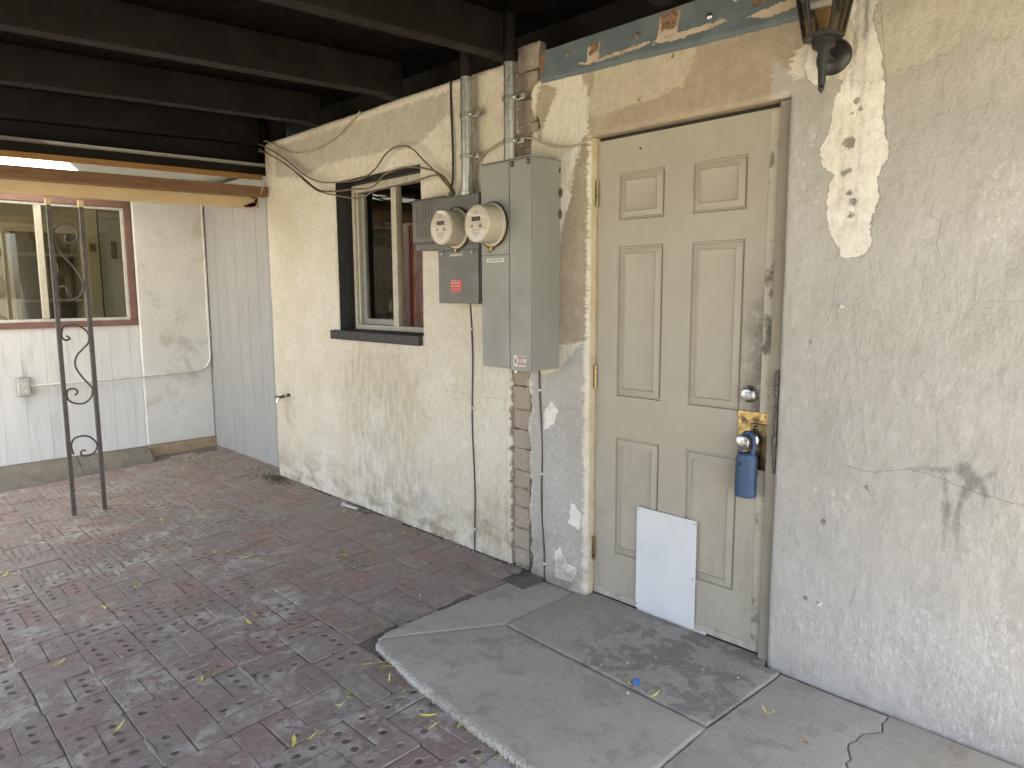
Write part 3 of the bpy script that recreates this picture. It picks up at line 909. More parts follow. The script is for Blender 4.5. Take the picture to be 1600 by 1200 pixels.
# rounded plaster at the openings, the outer corner and the top
def rr(d, r): return np.where(d < r, r - np.sqrt(np.maximum(r * r - (r - np.clip(d, 0, r)) ** 2, 0)), 0)
dd = np.hypot(np.maximum(np.maximum(DX0 - GX, GX - DX1), 0), np.maximum(GZ - DZ1, 0))
disp = disp + rr(dd, .016)
dw = np.hypot(np.maximum(np.maximum(WX0 - GX, GX - WX1), 0), np.maximum(np.maximum(WZ0 - GZ, GZ - WZ1), 0))
disp = disp + np.where(GZ > WZ0, rr(dw, .014), 0)
disp = disp + rr(GX - XL, .02) + np.where(GX < 1.0, rr(ZT - GZ, .035), 0)
# shallow sunk rib in the plaster under the lantern
disp = disp + np.where((np.abs(GX - 1.078) < .022) & (GZ > 1.725) & (GZ < 2.42), .003, 0)
nx, nz = len(xs), len(zs)
V = np.stack([GX.ravel(), disp.ravel(), GZ.ravel()], 1)
mxx = (xs[:-1] + xs[1:]) / 2; mzz = (zs[:-1] + zs[1:]) / 2
MX, MZ = np.meshgrid(mxx, mzz, indexing='ij')
keep = ~(((MX > DX0) & (MX < DX1) & (MZ < DZ1)) | ((MX > WX0) & (MX < WX1) & (MZ > WZ0) & (MZ < WZ1)))
I, J = np.nonzero(keep)
a = I * nz + J
F = np.stack([a, a + nz, a + nz + 1, a + 1], 1)
me = bpy.data.meshes.new('plaster')
me.vertices.add(len(V)); me.vertices.foreach_set('co', V.astype('f').ravel())
me.loops.add(F.size); me.loops.foreach_set('vertex_index', F.astype('i').ravel())
me.polygons.add(len(F)); me.polygons.foreach_set('loop_start', np.arange(0, F.size, 4, dtype='i'))
me.update(calc_edges=True)
me.validate()
me.shade_smooth()
for nm_, arr in (('bare', s_bare), ('white', s_white), ('taupe', s_taupe), ('tan', s_tan), ('pale', s_pale_shade), ('creampatch', s_cp), ('bloom', s_bloom), ('stain', s_stain), ('drip', s_drip), ('hole', s_hole), ('crackd', crd), ('crackw', crw)):
    me.attributes.new(nm_, 'FLOAT', 'POINT').data.foreach_set('value', np.clip(arr, -5, 5).astype('f').ravel())
me.materials.append(M_WALL)
link(bpy.data.objects.new('plaster', me), house)
# solid masonry behind the skin
bm = bmesh.new()
for b in [(XL + .01, WX0 - .02, .06, .26, 0, 2.55), (WX1 + .02, DX0 - .03, .06, .26, 0, 2.55), (DX1 + .03, XR, .06, .26, 0, 2.8), (WX0 - .02, WX1 + .02, .06, .26, 0, WZ0 - .03),
          (WX0 - .02, WX1 + .02, .06, .26, WZ1 + .02, 2.55), (DX0 - .03, DX1 + .03, .06, .26, DZ1 + .02, 2.55), (DX0 - .03, DX1 + .03, .12, .26, -.02, DZ1 + .02)]:
    badd(bm, *b)
bmobj('masonry', bm, M_SHADOW, house, None)
box('wall_top', (XL + .02, .95, .032, .27, 2.55, ZT - .001), M_KERB, house, .004)
# adobe bricks laid bare in the chase behind the pipe
zb = .06
k = 0
while zb < 2.52:
    hgt = rnd.uniform(.082, .118)
    if not (1.18 < zb < 2.02):
        w0, w1 = -.492 + rnd.uniform(0, .008), -.362 + rnd.uniform(-.008, .008)
        if zb > 2.0: w0, w1 = -.452, -.318 + rnd.uniform(-.03, .012)
        bm = bmesh.new()
        badd(bm, w0, w1, .011 + rnd.uniform(0, .005), .06, zb + .0015, zb + hgt - .0015, .005, 2)
        bmesh.ops.subdivide_edges(bm, edges=[e for e in bm.edges if e.calc_length() > .05], cuts=4, use_grid_fill=True)
        for v in bm.verts:
            v.co += Vector((rnd.uniform(-1, 1), rnd.uniform(-1, 1), rnd.uniform(-1, 1))) * .0036
        bmobj('adobe_brick', bm, M_ADOBE, house, 70)
    zb += hgt
# door reveal
box('door_reveal', (DX0 - .022, DX0, .0145, .085, .10, DZ1), M_REVEAL, house, .003)
box('door_reveal', (DX1, DX1 + .022, .0145, .085, .10, DZ1), M_RTAUPE, house, .003)
box('door_header', (DX0 - .02, DX1 + .02, .0145, .085, DZ1, DZ1 + .022), M_HEADER, house, .003)
settle(house)

# ------------------------------------------------------------------ steel lintel set in the wall top
LX0, LX1 = -.283, 1.02
n = 240
lx = np.linspace(LX0, LX1, n); lz = np.linspace(0, 1, 26)
AX, AZ = np.meshgrid(lx, lz, indexing='ij')
zb_ = 2.436 - .034 * (AX - LX0); zt_ = 2.566
ZZ = zb_ + (zt_ - zb_) * AZ
def lpoly(p): return sdf_poly(AX, ZZ, p)
peel = np.maximum.reduce([lpoly([(-.06, 2.47), (.02, 2.462), (.10, 2.468), (.3, 2.474), (.33, 2.466), (.06, 2.452), (-.03, 2.458)]) + .001,
                          lpoly([(.30, 2.46), (.44, 2.475), (.60, 2.472), (.66, 2.465), (.52, 2.452), (.4, 2.448)]),
                          lpoly([(.70, 2.455), (.82, 2.47), (.92, 2.475), (.93, 2.45), (.78, 2.432)]),
                          lpoly([(-.01, 2.525), (.055, 2.53), (.05, 2.462), (-.015, 2.46)]), lpoly([(.345, 2.55), (.435, 2.55), (.42, 2.47), (.33, 2.46)])])
rust = np.maximum.reduce([lpoly([(-.002, 2.53), (.05, 2.535), (.048, 2.49), (.0, 2.485)]), lpoly([(.35, 2.56), (.43, 2.56), (.42, 2.495), (.345, 2.49)]), lpoly([(.70, 2.56), (.80, 2.56), (.79, 2.49), (.72, 2.485)]), lpoly([(-.30, 2.56), (-.255, 2.56), (-.262, 2.47), (-.30, 2.46)])])
yy = -.012 + (fbm(AX * 12, AZ * 3, 3) - .5) * .004 + .010 * np.clip((.12 - AZ) / .12, 0, 1) ** 2
Vl = np.stack([AX.ravel(), yy.ravel(), ZZ.ravel()], 1)
Fl = []
for i in range(n - 1):
    for j in range(25):
        q = i * 26 + j
        Fl.append((q, q + 26, q + 27, q + 1))
nb = len(Vl)
Vb = [(x, .05, 2.436 - .034 * (x - LX0)) for x in lx]
Vt = [(x, .05, 2.566) for x in lx]
for i in range(n - 1):
    Fl.append((i * 26, nb + i, nb + i + 1, (i + 1) * 26))
    Fl.append((i * 26 + 25, (i + 1) * 26 + 25, nb + n + i + 1, nb + n + i))
Fl.append(tuple([nb, *range(0, 26), nb + n]))
lintel = thing('steel_lintel', (.35, 0, 2.42), 'blue-grey painted lintel beam with rusty peeled spots above the door', 'beam')
lo = mk('web', list(map(tuple, Vl)) + Vb + Vt, Fl, M_LINTEL, lintel, 40)
for nm_, arr in (('peel', peel), ('rust', rust)):
    full = np.concatenate([arr.ravel(), np.full(2 * n, -1.)])
    lo.data.attributes.new(nm_, 'FLOAT', 'POINT').data.foreach_set('value', full.astype('f'))
for bx_, bz_ in ((.242, 2.506), (.557, 2.496), (-.12, 2.52), (.66, 2.53)):
    lathe('rivet', [(.013, 0), (.0125, .004), (.008, .008), (0, .0095)], at(bx_, -.012, bz_) @ OUT, M_STEEL if bx_ > .5 else M_LINTEL, lintel, 14)
settle(lintel)

# ------------------------------------------------------------------ patio roof
roof = thing('patio_roof', (-.4, -1.8, 2.3), 'black painted patio roof of heavy rafters and wide deck boards', 'roof')
SL = .0375
SLM = lambda x0, x1, y0, y1, z0, z1: [(x, y, z + SL * y) for x in (x0, x1) for y in (y0, y1) for z in (z0, z1)]
YEND = -3.75
def sloped(name, x0, x1, y0, y1, z0, z1, mat, bev=.004):
    bm = bmesh.new()
    badd(bm, x0, x1, y0, y1, z0, z1, bev)
    for v in bm.verts: v.co.z += SL * v.co.y
    return bmobj(name, bm, mat, roof, None)
for xr in (2.19, 1.31, .43, -.453, -1.345, -2.226, -3.11):
    sloped('rafter', xr - .088, xr, YEND, .012 + rnd.uniform(-.01, .01), ZT + .003, ZT + .178, M_BLACK, .004)
    if xr < .6: box('shim', (xr - .080, xr - .006, -.085, .07, ZT - .009, ZT + .0005), M_BLACK, roof, .001)
y = .26
while y > YEND:
    sloped('deck_board', -3.32, 3.15, y - .208, y, ZT + .180, ZT + .205 + rnd.uniform(0, .003), M_DECK, .004)
    y -= .2145
sloped('light_stop_sheet', -3.34, 3.16, YEND - .02, .28, ZT + .212, ZT + .222, M_ZSHEET, 0)  # unseen sheet added to keep sky light out of the deck seams
sloped('end_fascia', -3.245, -3.205, YEND, .13, 2.385, ZT + .177, M_BLACK, .003)
sloped('dark_void_board', -3.3, 3.15, .215, .255, ZT - .01, ZT + .178, M_BLACK, .002)  # black board standing in for the dark void above the wall
sloped('end_fascia', 3.151, 3.19, YEND, .2, 2.50, ZT + .205, M_BLACK, .003)
bm = bmesh.new()
badd(bm, -3.3, 3.19, YEND - .045, YEND - .004, ZT - .01, ZT + .205, .003)
for v in bm.verts: v.co.z += SL * v.co.y
bmobj('end_fascia', bm, M_BLACK, roof)
settle(roof)

# ------------------------------------------------------------------ unseen wall behind the camera, added to cut the front light
gw = thing('light_blocking_wall', (0, -4.1, 0), 'plain tan wall added out of view to block front light on the house', 'wall')
box('wall_face', (-.2, 2.4, -4.35, -4.15, -.1, 2.25), pm('blocking_wall_plaster', (.40, .33, .24), (.36, .30, .22), 2, .9, .004, 30), gw, .01)
box('wall_cap', (-.23, 2.43, -4.38, -4.12, 2.25, 2.30), M_KERB, gw, .008)
settle(gw)

# ------------------------------------------------------------------ door
DY = .05
door = thing('door', (.4, DY, .13), 'closed beige six-panel door with a white patch at its foot', 'door')
DA, DB, D0, D1 = .004, .811, .1445, 2.149
px_ = [DA, .109, .342, .463, .696, DB]
pz_ = [D0, .355, .888, 1.066, 1.709, 1.812, 2.010, D1]
PAN = [(i, j) for i in (1, 3) for j in (1, 3, 5)]
bm = bmesh.new()
gv = {}
def dv(x, y, z):
    k_ = (round(x, 5), round(y, 5), round(z, 5))
    if k_ not in gv: gv[k_] = bm.verts.new(k_)
    return gv[k_]
for i in range(5):
    for j in range(7):
        if (i, j) in PAN: continue
        bm.faces.new((dv(px_[i], DY, pz_[j]), dv(px_[i + 1], DY, pz_[j]), dv(px_[i + 1], DY, pz_[j + 1]), dv(px_[i], DY, pz_[j + 1])))
for lst, fx in ((px_, lambda a, z: (a, z)),):
    for i in range(5):
        for z_ in (D0, D1):
            bm.faces.new((dv(px_[i], DY, z_), dv(px_[i + 1], DY, z_), dv(px_[i + 1], DY + .044, z_), dv(px_[i], DY + .044, z_)))
    for j in range(7):
        for x_ in (DA, DB):
            bm.faces.new((dv(x_, DY, pz_[j]), dv(x_, DY, pz_[j + 1]), dv(x_, DY + .044, pz_[j + 1]), dv(x_, DY + .044, pz_[j])))
bmobj('leaf', bm, M_DOOR, door, 30)
for i, j in PAN:
    x0, x1, z0, z1 = px_[i], px_[i + 1], pz_[j], pz_[j + 1]
    prof = [(0, 0), (.002, .0006), (.006, .0125), (.011, .0130), (.014, .0070), (.0165, .0065), (.036, -.0008), (.0368, .0062), (.040, .0072)]
    vs, fs = [], []
    for ins, dy in prof:
        vs += [(x0 + ins, DY + dy, z0 + ins), (x1 - ins, DY + dy, z0 + ins), (x1 - ins, DY + dy, z1 - ins), (x0 + ins, DY + dy, z1 - ins)]
    for k in range(len(prof) - 1):
        for q in range(4):
            fs.append((k * 4 + q, k * 4 + (q + 1) % 4, k * 4 + 4 + (q + 1) % 4, k * 4 + 4 + q))
    e_ = (len(prof) - 1) * 4
    fs.append((e_, e_ + 1, e_ + 2, e_ + 3))
    mk('panel', vs, fs, M_DOOR, door, 22)
box('edge_strip', (.777, .8135, DY - .0035, DY - .0005, .15, D1 - .006), pm('edge_paint', (.46, .43, .34), (.40, .365, .29), 14, .5, .0008, 50, dirt=(.10, .085, .065), dscale=9, dth=(.5, .64)), door, .0012)
box('bottom_sweep', (.006, .80, DY - .005, DY - .0005, D0 + .002, D0 + .030), pm('sweep_paint', (.46, .42, .35), (.35, .31, .25), 30, .6, .001, 60, dirt=(.12, .10, .08), dscale=24, dth=(.58, .7)), door, .0015)
# patch board screwed over the old pet opening
pt = box('patch_board', (.243, .533, DY - .011, DY - .0055, .150, .602), M_PATCH, door, .0012)
for sx, sz in ((.253, .592), (.523, .588), (.525, .36), (.250, .168)):
    lathe('screw', [(.004, 0), (.0036, .0014), (0, .0018)], at(sx, DY - .011, sz) @ OUT, M_NICKEL, pt, 10)
bm = bmesh.new()
for k in range(26):
    x_ = .25 + k * .0125
    badd(bm, x_, x_ + rnd.uniform(.012, .03), DY - .0072 - rnd.uniform(0, .001), DY - .005, .128 + rnd.uniform(0, .012), .148 + rnd.uniform(0, .004), .0015, 1)
bmobj('paint_smear', bm, M_PUTTY, door, 40)
for z0, z1 in ((1.881, 1.985), (1.090, 1.196), (.299, .405)):
    h = tube('hinge', [(.0035, DY - .006, z0), (.0035, DY - .006, z1)], .0072, M_BRASS, door, 12)
    for q in range(1, 5):
        zz = z0 + (z1 - z0) * q / 5
        lathe('knuckle_joint', [(.0075, -.0008), (.0079, 0), (.0075, .0008)], at(.0035, DY - .006, zz), M_BRASSD, h, 12)
    box('hinge_leaf', (-.0045, .0025, DY - .0055, DY + .02, z0 + .003, z1 - .003), M_BRASS, h, .0008)
# deadbolt
db = lathe('deadbolt', [(.0335, 0), (.0335, .004), (.031, .008), (.026, .018), (.0225, .021), (.0225, .026), (.018, .028), (0, .028)], at(.735, DY, 1.137) @ OUT, M_NICKEL, door, 28)
lathe('keyway', [(.0115, .028), (.0115, .0315), (.009, .0325), (0, .0325)], at(.735, DY, 1.137) @ OUT, M_STEEL, db, 18)
box('key_slot', (.7342, .7358, DY - .0336, DY - .0326, 1.131, 1.143), M_DARK, db, 0)
# brass reinforcing plates round the lock edge
pl = box('lock_plate', (.694, .8145, DY - .0062, DY - .0037, .857, 1.073), M_BRASS, door, .0012)
for sx, sz in ((.705, 1.06), (.80, 1.06), (.705, .872), (.798, .872)):
    lathe('screw', [(.0042, 0), (.0036, .0016), (0, .002)], at(sx, DY - .0062, sz) @ OUT, M_BRASSD, pl, 10)
pl2 = box('latch_guard', (.748, .820, DY - .0125, DY - .0064, .885, 1.032), M_BRASSD, door, .003)
for sx, sz in ((.768, 1.015), (.768, .902)):
    lathe('bolt_head', [(.009, 0), (.0088, .003), (.005, .0065), (0, .007)], at(sx, DY - .0125, sz) @ OUT, M_BRASS, pl2, 14)
kx, kz = .752, .968
kn = lathe('knob', [(.034, 0), (.034, .003), (.029, .010), (.0145, .016), (.0125, .036), (.0125, .046), (.019, .050), (.0265, .056), (.0285, .064), (.0265, .072), (.020, .0755), (0, .0755)], at(kx, DY - .0062, kz) @ OUT, M_NICKEL, door, 28)
lathe('key_cylinder', [(.0085, .0755), (.0085, .078), (0, .0785)], at(kx, DY - .0062, kz) @ OUT, M_STEEL, kn, 16)
box('key_slot', (kx - .0008, kx + .0008, DY - .0865, DY - .0845, kz - .005, kz + .005), M_DARK, kn, 0)
tube('nail_hole', [(.222, DY, 2.092), (.222, DY - .006, 2.092)], .0035, M_SHADOW, door, 8)
settle(door)
# frame
dfr = thing('door_frame', (.4, .07, .12), 'worn cream wooden frame and dark gap around the beige door', 'door frame')
box('jamb', (DX0 + .0005, DA - .0022, DY + .004, .118, .12, DZ1 - .002), M_REVEAL, dfr, .001)
box('jamb', (DB + .0065, DX1 - .001, .026, .118, .12, DZ1 - .002), pm('jamb_paint', (.29, .258, .205), (.25, .222, .175), 9, .75, .003, 50), dfr, .004)
box('head', (DX0 + .0005, DX1 - .001, DY + .012, .118, D1 + .004, DZ1 - .001), M_SHADOW, dfr, .002)  # near-black, the shade of the gap over the door painted in
box('threshold', (DX0 + .0005, DX1 - .001, .0475, .118, .10, .1425), M_SHADOW, dfr, .002)
bm = bmesh.new()                                   # splintered strike area on the lock side
zz = .86
while zz < 1.22:
    h_ = rnd.uniform(.012, .04)
    badd(bm, .846 + rnd.uniform(0, .006), .8615, .002 + rnd.uniform(0, .010), .05, zz, zz + h_, .003, 1)
    zz += h_ * .8
bmobj('splintered_edge', bm, M_IRON, dfr, 50)
settle(dfr)

# lock box hanging from the knob
lb = thing('lock_box', (kx, .0, .76), 'dark blue rubber-covered key lock box hanging from the door knob', 'lock box')
ly = .004
bm = bmesh.new()
sec = [(-.036, -.012), (-.036, .020), (-.030, .026), (.030, .026), (.036, .020), (.036, -.008), (.012, -.024), (-.030, -.020)]
prof = [(.757, .90), (.760, .985), (.765, 1.0), (.900, 1.0), (.912, .96), (.921, .82), (.925, .55)]
rings = [[bm.verts.new((kx + .002 + a * s, ly + b * s, z)) for a, b in sec] for z, s in prof]
for A, B in zip(rings, rings[1:]):
    for k in range(8): bm.faces.new((A[k], A[(k + 1) % 8], B[(k + 1) % 8], B[k]))
bm.faces.new(rings[0][::-1]); bm.faces.new(rings[-1])
bmesh.ops.bevel(bm, geom=[e for e in bm.edges], offset=.0022, segments=2, affect='EDGES')
bdy = bmobj('body', bm, M_BLUE, lb, 50)
lathe('dial_hole', [(.0062, 0), (.0062, .0018), (0, .0018)], at(kx - .010, ly - .0212, .884) @ OUT @ Matrix.Rotation(R(8), 4, 'Y'), M_DARK, bdy, 14)
tube('shackle', spline([(kx - .024, ly + .003, .918), (kx - .026, ly + .006, .955), (kx - .020, ly + .008, .985), (kx, ly + .009, .998), (kx + .020, ly + .008, .985), (kx + .026, ly + .006, .955), (kx + .024, ly + .003, .918)], 5), .0085, M_BLUE, lb, 10)
settle(lb)

# ------------------------------------------------------------------ window in the house wall
win = thing('window', (-1.64, .06, 1.27), 'small cream sliding window in a charcoal painted recess', 'window')
box('side_lining', (WX0 - .015, WX0 + .0005, .0135, .20, WZ0, WZ1), M_CHAR, win, .002)
box('side_lining', (WX1 - .0005, WX1 + .015, .0135, .20, WZ0, WZ1), M_CHAR, win, .002)
box('top_lining', (WX0 - .012, WX1 + .012, .0135, .20, WZ1 - .0005, WZ1 + .015), M_CHAR, win, .002)
bm = bmesh.new()
badd(bm, WX0 - .055, WX1 - .001, -.034, .20, 1.222, 1.279, .006, 3)
bmobj('sill', bm, M_CHAR, win)
fy0, fy1 = .106, .150
fz0, fz1, fx0, fx1 = 1.284, 2.186, WX0 + .032, WX1 - .002
box('frame_side', (fx0, fx0 + .026, fy0, fy1, fz0, fz1), M_ALU, win, .002)
box('frame_side', (fx1 - .026, fx1, fy0, fy1, fz0, fz1), M_ALU, win, .002)
box('frame_head', (fx0 + .027, fx1 - .027, fy0 + .001, fy1, fz1 - .044, fz1), M_ALU, win, .002)
box('frame_foot', (fx0 + .027, fx1 - .027, fy0 + .001, fy1, fz0, fz0 + .030), M_ALU, win, .002)
box('filler', (WX0 + .001, fx0 - .001, fy0 + .012, fy1, WZ0 + .008, WZ1 - .001), M_CHAR, win, .001)
box('filler', (fx0 - .001, fx1, fy0 + .014, fy1, fz1 + .001, WZ1 - .001), M_CHAR, win, .001)
mxc = -1.592
box('mullion', (mxc - .026, mxc + .026, fy0 - .004, fy1 - .006, fz0 + .031, fz1 - .045), M_ALU, win, .002)
s_ = box('sash_stile', (fx0 + .030, fx0 + .046, fy0 + .014, fy1 - .004, fz0 + .031, fz1 - .045), M_ALU, win, .002)
sh = box('inner_sash', (fx0 + .058, fx0 + .094, fy0 + .030, fy1 + .01, fz0 + .032, fz1 - .050), M_ALUG, win, .002)
box('sash_foot', (fx0 + .095, mxc - .027, fy0 + .030, fy1 + .01, fz0 + .032, fz0 + .068), M_ALUG, sh, .002)
box('pane', (fx0 + .095, mxc - .027, fy0 + .040, fy0 + .043, fz0 + .069, fz1 - .046), M_GLASS, win, 0)
box('pane', (mxc + .027, fx1 - .027, fy0 + .018, fy0 + .021, fz0 + .031, fz1 - .045), M_GLASS, win, 0)
box('latch', (mxc - .040, mxc - .028, fy0 + .016, fy0 + .028, 1.40, 1.44), M_ALU, win, .002)
settle(win)
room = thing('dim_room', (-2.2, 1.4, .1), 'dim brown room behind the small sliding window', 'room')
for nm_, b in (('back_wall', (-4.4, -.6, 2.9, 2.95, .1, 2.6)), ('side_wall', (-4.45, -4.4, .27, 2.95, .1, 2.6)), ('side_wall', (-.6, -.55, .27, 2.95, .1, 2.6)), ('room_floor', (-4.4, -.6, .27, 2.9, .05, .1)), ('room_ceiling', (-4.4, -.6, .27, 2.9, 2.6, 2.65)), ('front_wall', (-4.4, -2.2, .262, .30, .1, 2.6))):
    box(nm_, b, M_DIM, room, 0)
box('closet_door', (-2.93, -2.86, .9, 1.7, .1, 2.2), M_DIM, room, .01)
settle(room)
bm = bmesh.new()
nv = 60
for k in range(nv + 1):
    x_ = -1.70 + .50 * k / nv
    y_ = .185 + .010 * math.sin(k * .9) + .006 * math.sin(k * 2.3)
    bm.verts.new((x_, y_, 1.0)); bm.verts.new((x_, y_ + .004, 1.93))
bm.verts.ensure_lookup_table()
for k in range(nv): bm.faces.new((bm.verts[2 * k], bm.verts[2 * k + 2], bm.verts[2 * k + 3], bm.verts[2 * k + 1]))
bmesh.ops.solidify(bm, geom=bm.faces[:], thickness=.003)
tag(bmobj('red_cloth', bm, M_CURT, None, 60), 'dull red cloth hanging inside the small sliding window', 'cloth')

# ------------------------------------------------------------------ big electrical cabinet
P2 = (-.495, -.172, -.18, .0)
ec = thing('electrical_cabinet', (-.33, 0, 1.17), 'tall light grey electrical cabinet with a meter, beside the beige door', 'electrical box')
box('case', (P2[0], P2[1], -.176, .012, 1.172, 2.088), M_GREY, ec, .003)
SEAM = -.307
box('meter_cover', (P2[0] + .001, SEAM - .003, -.182, -.1765, 1.686, 2.084), M_GREY, ec, .0018)
box('lower_cover', (P2[0] + .001, SEAM - .003, -.182, -.1765, 1.176, 1.683), M_GREY, ec, .0018)
box('breaker_door', (SEAM + .003, P2[1] - .002, -.1845, -.1765, 1.166, 2.082), M_GREY, ec, .0025)
box('rain_lip', (P2[0] - .003, P2[1] + .003, -.186, .01, 2.0885, 2.0925), M_GREY, ec, .0015)
for lx_ in (-.284, -.186):
    l_ = box('hinge_clip', (lx_ - .009, lx_ + .009, -.1885, -.185, 2.056, 2.078), M_DARK, ec, .001)
    box('clip_tab', (lx_ - .005, lx_ + .006, -.190, -.1888, 2.061, 2.071), M_GREYP, l_, .0008)
for kz_ in (2.04, 1.95, 1.80):
    lathe('side_screw', [(.004, 0), (.003, .002), (0, .0025)], at(P2[1] + .0005, -.14, kz_) @ Matrix.Rotation(R(90), 4, 'Y'), M_GREYP, ec, 10)
tube('seal_hasp', [(-.436, -.183, 1.722), (-.436, -.192, 1.722), (-.436, -.194, 1.70), (-.436, -.184, 1.698)], .003, M_BRASS, ec, 8)
hb = box('seal_bracket', (-.458, -.414, -.186, -.1825, 1.702, 1.720), M_BRASS, ec, .0015)
lathe('seal_ring', [(.007, 0), (.007, .004), (.003, .004), (.003, 0)], at(-.420, -.186, 1.711) @ OUT, M_BRASSD, hb, 12)
pb = box('number_strip', (-.456, -.342, -.1838, -.1825, 1.651, 1.668), M_LABEL, ec, .0005)
for q in range(15):
    xq = -.446 + q * .0066
    box('digit_mark', (xq, xq + rnd.uniform(.0015, .0038), -.1842, -.18385, 1.6545 + rnd.uniform(0, .002), 1.6645), M_INK, pb, 0)
wl = box('warning_label', (-.281, -.205, -.1858, -.1848, 1.188, 1.236), M_LABEL, ec, .0004)
for z0 in (1.222, 1.194):
    box('red_band', (-.257, -.207, -.1863, -.1859, z0, z0 + .0115), M_REDP, wl, 0)
    for q in range(8):
        box('letter_mark', (-.2545 + q * .0058, -.2545 + q * .0058 + .0035, -.1866, -.18635, z0 + .003, z0 + .0085), M_PINK, wl, 0)
for q in range(3):
    box('print_line', (-.255, -.211 - q * .004, -.1863, -.1859, 1.209 + q * .0042, 1.2108 + q * .0042), M_INK, wl, 0)
mk('hazard_mark', [(-.275, -.1862, 1.201), (-.266, -.1862, 1.199), (-.262, -.1862, 1.214), (-.268, -.1862, 1.228), (-.272, -.1862, 1.216)], [(0, 1, 2, 3, 4)], M_INK, wl)
box('mounting_tab', (-.462, -.447, -.003, .0, 1.128, 1.172), M_STEEL, ec, .001)

def meter(parent, cx, cz, y0, mirror):
    m_ = lathe('meter', [(.098, .0), (.098, .010), (.092, .016), (.088, .017), (.084, .030), (.0835, .094), (.080, .1005), (.074, .102), (0, .102)], at(cx, y0, cz) @ OUT, M_METER, parent, 40)
    lathe('seal_band', [(.0985, .002), (.1015, .004), (.1015, .013), (.0985, .015)], at(cx, y0, cz) @ OUT, M_BRASSD if mirror else M_BRASS, m_, 40)
    box('band_clasp', (cx - .008, cx + .008, y0 - .018, y0 - .002, cz - .113, cz - .097), M_BRASS, m_, .002)
    yf = y0 - .1025
    lathe('face_plate', [(.0715, 0), (.0715, .0008), (0, .0008)], at(cx, yf, cz) @ OUT, M_FACE, m_, 40)
    yf -= .0009
    fr_ = box('display_frame', (cx - .036, cx + .036, yf - .0012, yf, cz + .006, cz + .034), M_LABEL, m_, .0004)
    box('display', (cx - .029, cx + .029, yf - .0018, yf - .0013, cz + .010, cz + .030), M_LCD, fr_, 0)
    for q, (w_, zz_) in enumerate(((.020, .046), (.012, .053), (.030, -.027), (.036, -.033), (.024, -.039), (.030, -.045), (.016, -.054))):
        box('print_line', (cx - w_, cx + w_ * .8, yf - .0004, yf, cz + zz_, cz + zz_ + .0021), M_INK, m_, 0)
    box('optical_port', (cx - .034, cx - .022, yf - .0008, yf, cz - .016, cz - .005), M_INK, m_, .0003)
    mk('triangle_mark', [(cx + .014, yf - .0006, cz - .018), (cx + .040, yf - .0006, cz - .018), (cx + .027, yf - .0006, cz + .002)], [(0, 1, 2)], M_INK, m_)
    lathe('glass_cover', [(.086, .020), (.0862, .096), (.0855, .1045), (.080, .1095), (.0, .1105)], at(cx, y0, cz) @ OUT, M_DOME, m_, 40)
    return m_
meter(ec, -.412, 1.818, -.182, True)
settle(ec)

# ------------------------------------------------------------------ smaller dark cabinet
sc_ = thing('meter_cabinet', (-.72, 0, 1.46), 'dark grey meter cabinet with a red sticker, between the window and the tall cabinet', 'electrical box')
box('case', (-.878, -.566, -.126, .012, 1.462, 1.982), M_GREYD, sc_, .003)
box('meter_cover', (-.876, -.568, -.1315, -.1265, 1.722, 1.980), M_GREYD, sc_, .0018)
box('lower_cover', (-.874, -.570, -.1345, -.1265, 1.464, 1.7195), M_GREYD, sc_, .0018)
for lx_ in (-.843, -.612):
    l_ = box('cover_clip', (lx_ - .012, lx_ + .012, -.138, -.135, 1.703, 1.722), M_GREYP, sc_, .001)
    lathe('clip_screw', [(.006, 0), (.005, .003), (0, .0035)], at(lx_, -.138, 1.706) @ OUT, M_STEEL, l_, 10)
pb = box('number_strip', (-.785, -.680, -.1362, -.1347, 1.690, 1.706), M_GREYP, sc_, .0005)
for q in range(14):
    xq = -.780 + q * .0070
    box('digit_mark', (xq, xq + rnd.uniform(.002, .0048), -.1366, -.13625, 1.6925 + rnd.uniform(0, .002), 1.7035), M_LABEL, pb, 0)
st = box('red_sticker', (-.778, -.694, -.1358, -.1348, 1.517, 1.577), M_RED, sc_, .0003)
MT = Matrix.Rotation(R(90), 4, 'X')
text_mesh('lettering', 'EMERGENCY', .0135, at(-.736, -.1361, 1.5625) @ MT, M_LABEL, st)
text_mesh('lettering', 'DISCONNECT', .0125, at(-.736, -.1361, 1.5465) @ MT, M_LABEL, st)
for z_ in (1.5745, 1.531, 1.520):
    box('sticker_line', (-.776, -.696, -.1362, -.1359, z_, z_ + .0018), M_PINK, st, 0)
meter(sc_, -.725, 1.825, -.1315, False)
settle(sc_)

tb = thing('telecom_box', (-1.03, 0, 1.74), 'small ribbed grey plastic utility box between window and meter cabinet', 'utility box')
bm = bmesh.new()
badd(bm, -1.160, -.884, -.088, .004, 1.770, 2.004, .020, 4)
bmobj('lid', bm, M_GREYP, tb, 50)
for q in range(6):
    xq = -1.115 + q * .026
    box('rib', (xq, xq + .008, -.092, -.086, 1.795, 1.985), M_GREYP, tb, .003)
box('base', (-1.135, -.88, -.080, .004, 1.738, 1.772), M_GREYP, tb, .006)
for xq in (-.985, -.925):
    lathe('cable_port', [(.014, 0), (.014, .016), (.010, .016), (.010, .0)], at(xq, -.035, 1.724), M_GREYP, tb, 14)
settle(tb)
tag(lathe('cable_gland', [(.020, 0), (.020, .010), (.014, .012), (.014, .032), (.010, .034), (0, .034)], at(-.845, -.07, 1.982), M_GREYP, None, 16), 'grey cable gland on top of the dark meter cabinet', 'gland')

